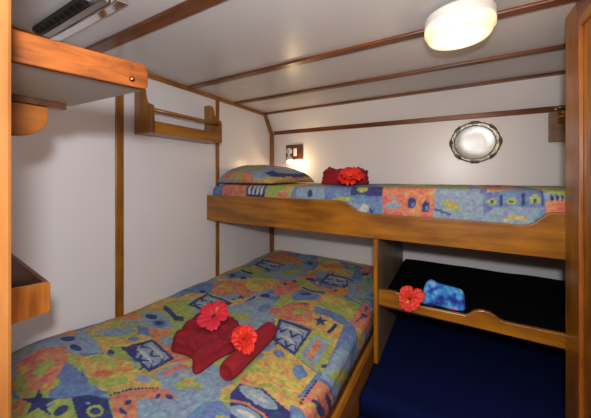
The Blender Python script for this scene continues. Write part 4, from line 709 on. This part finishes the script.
def cushion(name, x0, xe, y0, y1, z0, z1, mat, label, cat, r=.025, wav=.004, seed=0):
    bm = bmesh.new(); n1, n2 = 60, 40; g = {}
    for i in range(n1+1):
        for j in range(n2+1):
            y = y0+(y1-y0)*j/n2; x1 = xe if y > 1.505 or xe < .4 else .390; x = x0+(x1-x0)*i/n1
            e = min(x-x0, x1-x, y-y0, y1-y); t = min(1, e/r); dz = r*(1-math.sqrt(max(0, 1-(1-t)**2)))
            g[i, j] = bm.verts.new((x, y, z1-dz+wav*noise2(x, y, 5, seed)))
    for i in range(n1):
        for j in range(n2): bm.faces.new((g[i, j], g[i+1, j], g[i+1, j+1], g[i, j+1]))
    rim = [g[i, 0] for i in range(n1+1)]+[g[n1, j] for j in range(1, n2+1)]+[g[i, n2] for i in range(n1-1, -1, -1)]+[g[0, j] for j in range(n2-1, 0, -1)]
    low = [bm.verts.new((v.co.x, v.co.y, z0)) for v in rim]
    k = len(rim)
    for i in range(k): bm.faces.new((rim[i], rim[(i+1) % k], low[(i+1) % k], low[i]))
    bm.faces.new(low)
    return props(build(name, bm, mat, smooth=True), label, cat)
cushion('mattress', -.340, XR-.01, YR+.026, YB-.016, -.685, -.652, M['black'], 'thin black mattress on the shelf bunk behind the scooped rail', 'mattress', wav=.006, seed=3)
cushion('seat_cushion', -.378, XR-.01, 1.27, YB-.005, -1.13, -1.008, M['navy'], 'large navy blue seat cushion under the shelf bunk', 'cushion', wav=.003)
bench = thing('bench', 'low bench base with navy covered front below the seat cushion', 'bench', (.1, 1.8, FLOOR))
build('base', B_(-.378, .39, 1.30, YB-.005, FLOOR, -1.132), M['navy'], bench)
cushion('step_cushion', -.378, .38, .80, 1.262, FLOOR+.001, -1.09, M['navy'], 'low navy blue padded step in front of the seat cushion', 'cushion', wav=.002)

# ================================================================ left side: shelf, bracket, bin, rack
S1 = .52
sh = thing('wall_shelf', 'bright orange-brown wooden shelf with grey underside high beside the door post', 'shelf', (-.8, .12, .345*S1))
# the front edge splays slightly towards the door
fas = bmesh.new()
p1 = Vector((-1.045, .660))*S1; dl = (Vector((-1.045, .660))-Vector((-1.175, .128))).normalized(); L_ = (p1.y-.122)/dl.y; p0 = p1-dl*L_; dn = Vector((dl.y, -dl.x))
zb, zt = .345*S1, .441*S1; R = .010
prof = [(0, zb), (L_-R, zb), (L_-R*.5, zb+R*.14), (L_-R*.14, zb+R*.5), (L_, zb+R), (L_, zt-R), (L_-R*.14, zt-R*.5), (L_-R*.5, zt-R*.14), (L_-R, zt), (0, zt)]
fr = [fas.verts.new((*(p0+dl*s), z)) for s, z in prof]; bk = [fas.verts.new((*(p0+dl*s-dn*.014), z)) for s, z in prof]
fas.faces.new(fr); fas.faces.new(bk[::-1])
for i in range(len(fr)): fas.faces.new((fr[i], bk[i], bk[(i+1) % len(fr)], fr[(i+1) % len(fr)]))
build('fascia', fas, M['fascia'], sh, bevel=.0025)
q0 = p0-dn*.0143; q1 = p1-dn*.0143; XB = XL*S1
build('panel', P_([(XB, .122), (q0.x, .122), (q1.x, q1.y-.004), (XB, .632*S1)], 'Z', zb+.001, zb+.010), M['grey_lam'], sh, label='grey shelf board')
kb = bmesh.new(); kc = p0+dl*(L_-.030); kd = Vector((dn.x, dn.y, 0))
lathe(kb, [(.004, -.001), (.005, .001), (.005, .0025), (.0035, .004), (.001, .005)], (kc.x, kc.y, .372*S1), kd, 20)
build('knob', kb, M['bronze'], sh, smooth=True, label='small brass stud')
build('cleat', B_(XB+.002, XB+.028, .122, .60*S1, .318*S1, zb+.0005), M['dark_wood'], sh, bevel=.0015, label='dark wooden cleat')
cor = [(.128, .316), (.535, .316), (.535, .27)]+[(.535-.11*(1-math.cos(a)), .27-.095*math.sin(a)) for a in [PI/2*i/8 for i in range(1, 9)]]+[(.128, .168)]
cor = [(max(.122, y*S1), z*S1) for y, z in cor]
cb = build('bracket', P_(cor, 'X', XB+.002, XB+.024), M['orangeY'], None, bevel=.0025)
props(cb, 'rounded wooden bracket beneath the grey shelf beside the door post', 'bracket')

S2 = .80
bn = thing('wall_bin', 'open-topped wooden bin fixed low beside the door post', 'bin', (-1.2, .123, -.465*S2))
build('front_panel', P_([(.122, -.465*S2), (.408*S2, -.462*S2), (.408*S2, -.36*S2), (.122, -.337*S2)], 'X', -1.2*S2-.012, -1.2*S2), M['bin'], bn, bevel=.002)
build('end_panel', P_([(XL*S2, -.465*S2), (-1.2*S2-.0125, -.462*S2), (-1.2*S2-.0125, -.36*S2), (XL*S2, -.30*S2)], 'Y', .408*S2-.012, .408*S2), M['redX'], bn, bevel=.002)
build('bottom', B_(XL*S2, -1.2*S2-.013, .122, .408*S2-.0125, -.464*S2, -.452*S2), M['dark_wood'], bn)

rk = thing('wall_rack', 'small wooden rack with scooped ends and a rod on the left wall', 'rack', (-1.55, 1.215, .25))
def scoop(zt):
    return [(XL+.013, .25), (-1.465, .25), (-1.465, .392), (-1.472, .41), (-1.49, .418), (-1.512, .425), (-1.528, .44), (-1.538, .465), (-1.545, .50), (-1.556, .525), (-1.575, zt), (XL+.013, zt)]
for y0, y1 in ((.942, .964), (1.468, 1.49)):
    build('end_panel', P_(scoop(.535), 'Y', y0, y1), M['woodZ'], rk, bevel=.003)
rb = bmesh.new(); tube(rb, (-1.485, .955, .385), (-1.485, 1.478, .385), .012)
build('rod', rb, M['woodY'], rk, smooth=True)
build('front_lip', B_(-1.478, -1.462, .965, 1.467, .252, .318), M['woodY'], rk, bevel=.003)
build('bottom', B_(XL+.013, -1.479, .965, 1.467, .252, .266), M['woodY'], rk)

# ================================================================ ceiling fittings
vt = thing('ceiling_vent', 'chrome framed vent with black slats on the ceiling above the left shelf', 'vent', (-1.3, .51, .61))
build('housing', B_(-1.56, -1.06, .500, .526, .618, .639), M['steel'], vt, bevel=.003)
build('chrome_band', P_([(.527, .639), (.527, .618), (.530, .614), (.566, .622), (.568, .639)], 'X', -1.56, -1.015), M['chrome'], vt, bevel=.002, label='polished chrome band')
build('slat_tray', B_(-1.555, -1.15, .467, .499, .622, .639), M['dkplastic'], vt)
for i in range(9):
    x = -1.545+i*.045
    build('slat', P_([(x, .622), (x+.022, .622), (x+.004, .612)], 'Y', .472, .490), M['slat'], vt)
cl = thing('ceiling_light', 'round white ceiling light with glowing cream glass', 'lamp', (.022, 1.245, .53))
bb = bmesh.new(); lathe(bb, [(.05, .095), (.116, .095), (.121, .088), (.121, .064), (.118, .060), (.05, .060)], (.022, 1.245, .53), n=64)
build('base', bb, M['plastic'], cl, smooth=False, bevel=.002)
db = bmesh.new(); lathe(db, [(.10, .059), (.118, .059), (.121, .052), (.120, .036), (.112, .031), (.110, .017), (.104, .009), (.09, .005), (.06, .002), (.02, .001)], (.022, 1.245, .53), n=64)
build('diffuser', db, M['diff'], cl, smooth=True, label='glowing glass diffuser')

# ================================================================ back wall
tr = thing('platter', 'oval silver platter with ornate scalloped rim hanging on the back wall', 'platter', (.145, YB-.01, .10))
cx, cz, rx, rz = .143, .252, .158, .150
def ell_ring(bm, prof, n=96, wob=0, k=8):
    rings = []
    for s, dep in prof:
        rings.append([bm.verts.new((cx+rx*s*(1+wob*s*abs(math.cos(k*t/2))**3)*math.cos(t), YB-.004-dep, cz+rz*s*(1+wob*s*abs(math.cos(k*t/2))**3)*math.sin(t))) for t in [2*PI*i/n for i in range(n)]])
    for a, b in zip(rings, rings[1:]):
        for i in range(n): bm.faces.new((a[i], a[(i+1) % n], b[(i+1) % n], b[i]))
    bm.faces.new(rings[0][::-1]); bm.faces.new(rings[-1]); return bm
build('plate', ell_ring(bmesh.new(), [(.6, .0), (.77, .002), (.79, .010), (.76, .008), (.4, .008), (.05, .008)]), M['silver'], tr, smooth=True)
build('border', ell_ring(bmesh.new(), [(.80, .0), (.96, .003), (.97, .012), (.92, .016), (.86, .010), (.81, .013), (.785, .010), (.775, .003)], wob=.02), M['rim'], tr, smooth=True)
rm = bmesh.new()
for i in range(96):
    t = 2*PI*i/96; t2 = 2*PI*(i+1)/96
    f = lambda t: 1+.05*abs(math.cos(4*t))**4-.01*math.cos(24*t)
    tube(rm, (cx+rx*.95*f(t)*math.cos(t), YB-.016, cz+rz*.95*f(t)*math.sin(t)), (cx+rx*.95*f(t2)*math.cos(t2), YB-.016, cz+rz*.95*f(t2)*math.sin(t2)), .0045, 8)
build('rim', rm, M['rim'], tr, smooth=True)
for i in range(8):
    t = 2*PI*i/8; px, pz = cx+rx*.95*math.cos(t), cz+rz*.95*math.sin(t)
    ob = bmesh.new()
    for dx in (-.018, 0, .018):
        ddx, ddz = -math.sin(t)*dx, math.cos(t)*dx
        lathe(ob, [(.001, -.006), (.008, -.004), (.011, .001), (.007, .006), (.001, .008)], (px+ddx, YB-.016, pz+ddz), (0, -1, 0), 14, 1.25 if dx == 0 else .9, 1)
    build('ornament', ob, M['silver'], tr, smooth=True)

rl = thing('reading_lamp', 'lit reading lamp on a dark wooden plate at the pillow', 'lamp', (-1.37, YB, .165))
build('backplate', B_(-1.462, -1.270, YB-.014, YB-.001, .175, .322), M['dark_wood'], rl, bevel=.004)
build('switch', B_(-1.372, -1.332, YB-.021, YB-.0145, .208, .285), M['plastic'], rl, bevel=.003)
b = bmesh.new(); lathe(b, [(.034, 0), (.034, .012), (.02, .024), (.008, .028)], (-1.418, YB-.015, .258), (0, -1, 0), 24)
build('mount', b, M['plastic'], rl, smooth=True)
b = bmesh.new(); tube(b, (-1.418, YB-.04, .258), (-1.385, YB-.085, .20), .008); build('arm', b, M['plastic'], rl, smooth=True)
ax = Vector((.35, -.45, -.85)).normalized(); c0 = Vector((-1.378, YB-.085, .193))
b = bmesh.new(); lathe(b, [(.012, -.012), (.022, -.004), (.030, .03), (.034, .058), (.0315, .058), (.024, .02), (.01, .01)], c0, ax, 28)
build('shade', b, M['plastic'], rl, smooth=True)
b = bmesh.new(); lathe(b, [(.008, .012), (.020, .03), (.024, .048), (.018, .058), (.004, .062)], c0, ax, 20)
build('bulb', b, M['bulb'], rl, smooth=True)
sp = lamp('reading_spot', 'POINT', tuple(c0+ax*.075+Vector((.03, 0, 0))), 2.6, (1, .70, .36), shadow_soft_size=.015)

bx = thing('wooden_box', 'small wooden box with brass catch in the upper right corner of the back wall', 'box', (.595, YB-.04, .226))
build('body', B_(.545, XR-.004, YB-.075, YB-.013, .226, .415), M['box_wood'], bx, bevel=.003)
b = bmesh.new(); box(b, .575, .64, YB-.079, YB-.0755, .33, .41); build('catch_plate', b, M['bronze'], bx, bevel=.001)
b = bmesh.new(); tube(b, (.58, YB-.084, .375), (.636, YB-.084, .388), .007); lathe(b, [(.002, -.008), (.012, -.003), (.012, .005), (.002, .01)], (.60, YB-.086, .40), (0, -1, 0), 16)
build('catch', b, M['brass'], bx, smooth=True)
b = bmesh.new(); tube(b, (.575, YB-.045, .418), (.575, YB-.045, .446), .008); tube(b, (.63, YB-.045, .418), (.63, YB-.045, .446), .008); tube(b, (.57, YB-.045, .44), (.636, YB-.045, .44), .006)
build('handle', b, M['brass'], bx, smooth=True)

# ================================================================ towels
def folded(name, outline, z0, h, mat, label, cat, wr=.006, seed=0, axis='Z', depth0=0, layers=1, ground=None):
    """soft folded cloth: outline rings drawn in to a crown, wrinkled; axis Y stands it up (outline x,z)"""
    cx = sum(p[0] for p in outline)/len(outline); cy = sum(p[1] for p in outline)/len(outline)
    P = []
    m = len(outline)
    for i in range(m):                                   # Catmull-Rom outline
        p0_, p1_, p2_, p3_ = [Vector(outline[(i+k-1) % m]) for k in range(4)]
        for s in range(8):
            t = s/8; P.append(.5*((2*p1_)+(-p0_+p2_)*t+(2*p0_-5*p1_+4*p2_-p3_)*t*t+(-p0_+3*p1_-3*p2_+p3_)*t**3))
    prof = [(.1, 0), (.3, 0), (.5, 0), (.7, 0), (.85, 0), (.93, 0)]
    if layers > 1:
        for l in range(layers):
            b0 = h*.82*l/layers; b1 = h*.82*(l+1)/layers; q = .98-.03*l
            prof += [(q-.02, b0+.001), (q, (b0+b1)/2), (q-.02, b1-.001)]
    else:
        prof += [(.985, h*.15), (1, h*.35), (.985, h*.6)]
    prof += [(.94, h*.84), (.88, h*.92), (.8, h*.97)]+[(s, h) for s in (.72, .64, .56, .48, .4, .32, .24, .16, .08)]
    bm = bmesh.new(); rings = []
    for s, zz in prof:
        r = []
        for p in P:
            x = cx+(p.x-cx)*s; y = cy+(p.y-cy)*s
            f = min(1, zz/h*1.2)
            dz = wr*f*(noise2(x, y, 22, seed)*1.6+noise2(x*1.7, y*.6, 45, seed+2)+.7*abs(noise2(x, y, 12, seed+5))*2)
            co = Vector((x, y, (ground(x, y)+.002 if ground else z0)+zz+(dz if zz > 0 else 0))) if axis == 'Z' else Vector((x, depth0-zz-dz, y))
            r.append(bm.verts.new(co))
        rings.append(r)
    k = len(P)
    for A, C in zip(rings, rings[1:]):
        for i in range(k): bm.faces.new((A[i], A[(i+1) % k], C[(i+1) % k], C[i]))
    bm.faces.new(rings[0]); c = bm.verts.new(sum((v.co for v in rings[-1]), Vector())/k)
    for i in range(k): bm.faces.new((rings[-1][i], rings[-1][(i+1) % k], c))
    o = build(name, bm, mat, smooth=True)
    return props(o, label, cat) if label else o
folded('towel', [(-1.068, .779), (-1.108, .812), (-1.162, .914), (-1.194, 1.048), (-1.162, 1.12), (-1.053, 1.116), (-.922, 1.061), (-.845, 1.0), (-.822, .913), (-.845, .831), (-.852, .744), (-.883, .736), (-.942, .785), (-1.013, .787)], -.766, .046, M['towel'],
       'crumpled folded dark red towel on the lower mattress', 'towel', .0115, 2, layers=2, ground=top_z)
def rolled():
    p = Vector((-.728, .765, -.722)); q = Vector((-.752, 1.085, -.722)); d = (q-p).normalized(); u = Vector((0, 0, 1)); v = d.cross(u)
    bm = bmesh.new(); rings = []; n_ = 72; Lr = (q-p).length; R = .038
    sec = [(0, .10), (.004, .35), (.0, .45), (-.006, .5), (.002, .56), (-.003, .70), (-.008, .74), (-.004, .82), (.003, .93), (.012, .985), (.03, 1.0)]
    def ring(s, k):
        r = []
        for i in range(n_):
            t = 2*PI*i/n_; step = .10*(i/n_) if k > .6 else .0
            rr = R*k*(1+.05*math.sin(2*t+s*9)+step*.6)
            r.append(bm.verts.new(p+d*s+u*rr*math.sin(t)*.92+v*rr*math.cos(t)))
        return r
    for s, k in sec: rings.append(ring(s, k))
    for i in range(1, 30): rings.append(ring(.03+(Lr-.06)*i/30, 1+.03*noise2(i*.3, 0, 1)))
    for s, k in sec[::-1]: rings.append(ring(Lr-s, k*.93))
    for A, C in zip(rings, rings[1:]):
        for i in range(n_): bm.faces.new((A[i], A[(i+1) % n_], C[(i+1) % n_], C[i]))
    bm.faces.new(rings[0]); bm.faces.new(rings[-1])
    props(build('towel', bm, M['towel'], smooth=True), 'tightly rolled dark red towel on the lower mattress', 'towel')
rolled()
folded('towel', [(-.81, 1.79), (-.81, 1.90), (-.75, 1.97), (-.61, 1.98), (-.52, 1.94), (-.485, 1.87), (-.50, 1.79), (-.58, 1.76), (-.72, 1.75)], -.053, .100, M['towel'],
       'stacked folded dark red towel on the upper bunk', 'towel', .012, 11, layers=3, ground=bunk_top)
M['blue_cloth'], N_, L_n, B0 = new_mat('blue_patterned_cloth')
tc = N_.new('ShaderNodeTexCoord'); nz = N_.new('ShaderNodeTexNoise'); nz.inputs['Scale'].default_value = 26; nz.inputs['Detail'].default_value = 4; L_n.new(tc.outputs['Object'], nz.inputs['Vector'])
cr = N_.new('ShaderNodeValToRGB'); cr.color_ramp.interpolation = 'EASE'
for pos, c in ((.34, (20, 34, 120)), (.45, (28, 70, 170)), (.52, (36, 122, 200)), (.60, (70, 160, 214)), (.68, (206, 110, 190))):
    e = cr.color_ramp.elements.new(pos); e.color = lin(c)
cr.color_ramp.elements.remove(cr.color_ramp.elements[0]); cr.color_ramp.elements.remove(cr.color_ramp.elements[-1])
L_n.new(nz.outputs['Fac'], cr.inputs[0]); L_n.new(cr.outputs[0], B0.inputs['Base Color']); B0.inputs['Roughness'].default_value = .8
folded('folded_cloth', [(-.14, -.646), (-.135, -.60), (-.105, -.525), (-.05, -.535), (.0, -.54), (.045, -.552), (.055, -.60), (.045, -.646), (-.05, -.646)], 0, .035, M['blue_cloth'],
       'folded blue and purple patterned cloth leaning on the lower rail', 'cloth', .004, 21, axis='Y', depth0=1.572)

# ================================================================ flowers
def petal(bm, base, dirv, nrm, L, W, curl, ruf, ph):
    d = Vector(dirv).normalized(); nrm = Vector(nrm).normalized(); s = nrm.cross(d).normalized(); n1, n2 = 10, 10; g = {}
    for lay in (0, 1):
        for i in range(n1+1):
            t = i/n1; wdt = W*(.16+.84*math.sin(min(1, t*1.12)*PI*.62))*(1 if t < .9 else 1-(t-.9)*2.2)
            for j in range(n2+1):
                a = -1+2*j/n2
                h = curl*math.sin(t*PI*.8)*L-.25*t*t*L*.4+ruf*t*math.sin(a*7+ph+t*4)*L+.12*W*a*a*t
                co = Vector(base)+d*(L*t*(1-.10*abs(a)**2*t)*(1+.05*math.sin(a*9+ph)*t))+s*(wdt*a)+nrm*(h-lay*.0012)
                g[lay, i, j] = bm.verts.new(co)
    for i in range(n1):
        for j in range(n2):
            bm.faces.new((g[0, i, j], g[0, i+1, j], g[0, i+1, j+1], g[0, i, j+1]))
            bm.faces.new((g[1, i, j], g[1, i, j+1], g[1, i+1, j+1], g[1, i+1, j]))
    for j in range(n2):
        bm.faces.new((g[0, n1, j], g[1, n1, j], g[1, n1, j+1], g[0, n1, j+1])); bm.faces.new((g[0, 0, j], g[0, 0, j+1], g[1, 0, j+1], g[1, 0, j]))
    for i in range(n1):
        bm.faces.new((g[0, i, 0], g[1, i, 0], g[1, i+1, 0], g[0, i+1, 0])); bm.faces.new((g[0, i, n2], g[0, i+1, n2], g[1, i+1, n2], g[1, i, n2]))
def flower(c, nrm, R, mat, label, layers=1, npet=5, seed=1, stamen=True):
    nrm = Vector(nrm).normalized(); c = Vector(c); u = nrm.orthogonal().normalized(); v = nrm.cross(u); rg = random.Random(seed)
    t_ = thing('hibiscus_flower', label, 'flower', c-nrm*.0)
    for l in range(layers):
        k = npet if l == 0 else npet
        for i in range(k):
            a = 2*PI*(i+.5*l)/k+rg.uniform(-.12, .12)+seed
            up = [.18, .62, 1.25, 2.2][l]+(rg.uniform(-.15, .25) if layers > 1 else 0)
            dv = (u*math.cos(a)+v*math.sin(a)+nrm*up).normalized(); nn = (nrm-dv*nrm.dot(dv)).normalized()
            bm = bmesh.new(); sc = [1, .78, .58, .4][l]
            petal(bm, c+(u*math.cos(a)+v*math.sin(a))*R*.06, dv, nn, R*sc*(rg.uniform(.92, 1.06) if layers == 1 else rg.uniform(.78, 1.16)), R*.47*sc*(1.1 if layers > 1 else 1), .10, .05 if layers == 1 else .10, rg.uniform(0, 6))
            build('petal', bm, mat, t_, smooth=True)
    b = bmesh.new(); lathe(b, [(R*.02, -R*.05), (R*.17, 0), (R*.13, R*.06), (R*.02, R*.14)], c, nrm, 16); build('flower_centre', b, M['dkred'], t_, smooth=True)
    if stamen:
        b = bmesh.new(); sd = (nrm+u*.5+v*.2).normalized(); tube(b, c+nrm*R*.05, c+sd*R*.62, R*.028, 8, R*.02)
        s_ = build('stamen', b, mat, t_, smooth=True)
        b = bmesh.new()
        for i in range(16):
            q = c+sd*R*(.4+.28*i/16)+Vector((rg.uniform(-1, 1), rg.uniform(-1, 1), rg.uniform(-1, 1)))*R*.06
            lathe(b, [(.0004, -.002), (.0022, 0), (.0004, .002)], q, (0, 0, 1), 6)
        build('pollen', b, M['yel'], s_, smooth=True)
    return t_
flower((-.997, .958, -.670), (.25, -.35, .9), .074, M['pink'], 'pinkish red hibiscus with open petals on the crumpled red towel', 1, 5, 1)
flower((-.735, .868, -.658), (.35, -.45, .8), .052, M['oran'], 'orange-red ruffled double hibiscus between the towels on the lower mattress', 3, 6, 3, False)
flower((-.545, 1.642, -.004), (.08, -.42, .85), .086, M['oran'], 'orange-red ruffled double hibiscus in front of the towel on the upper bunk', 2, 6, 5, False)
flower((-.185, 1.486, -.612), (.05, -.9, .35), .062, M['coral'], 'coral red hibiscus drooping over the scooped lower rail', 2, 5, 8, True)
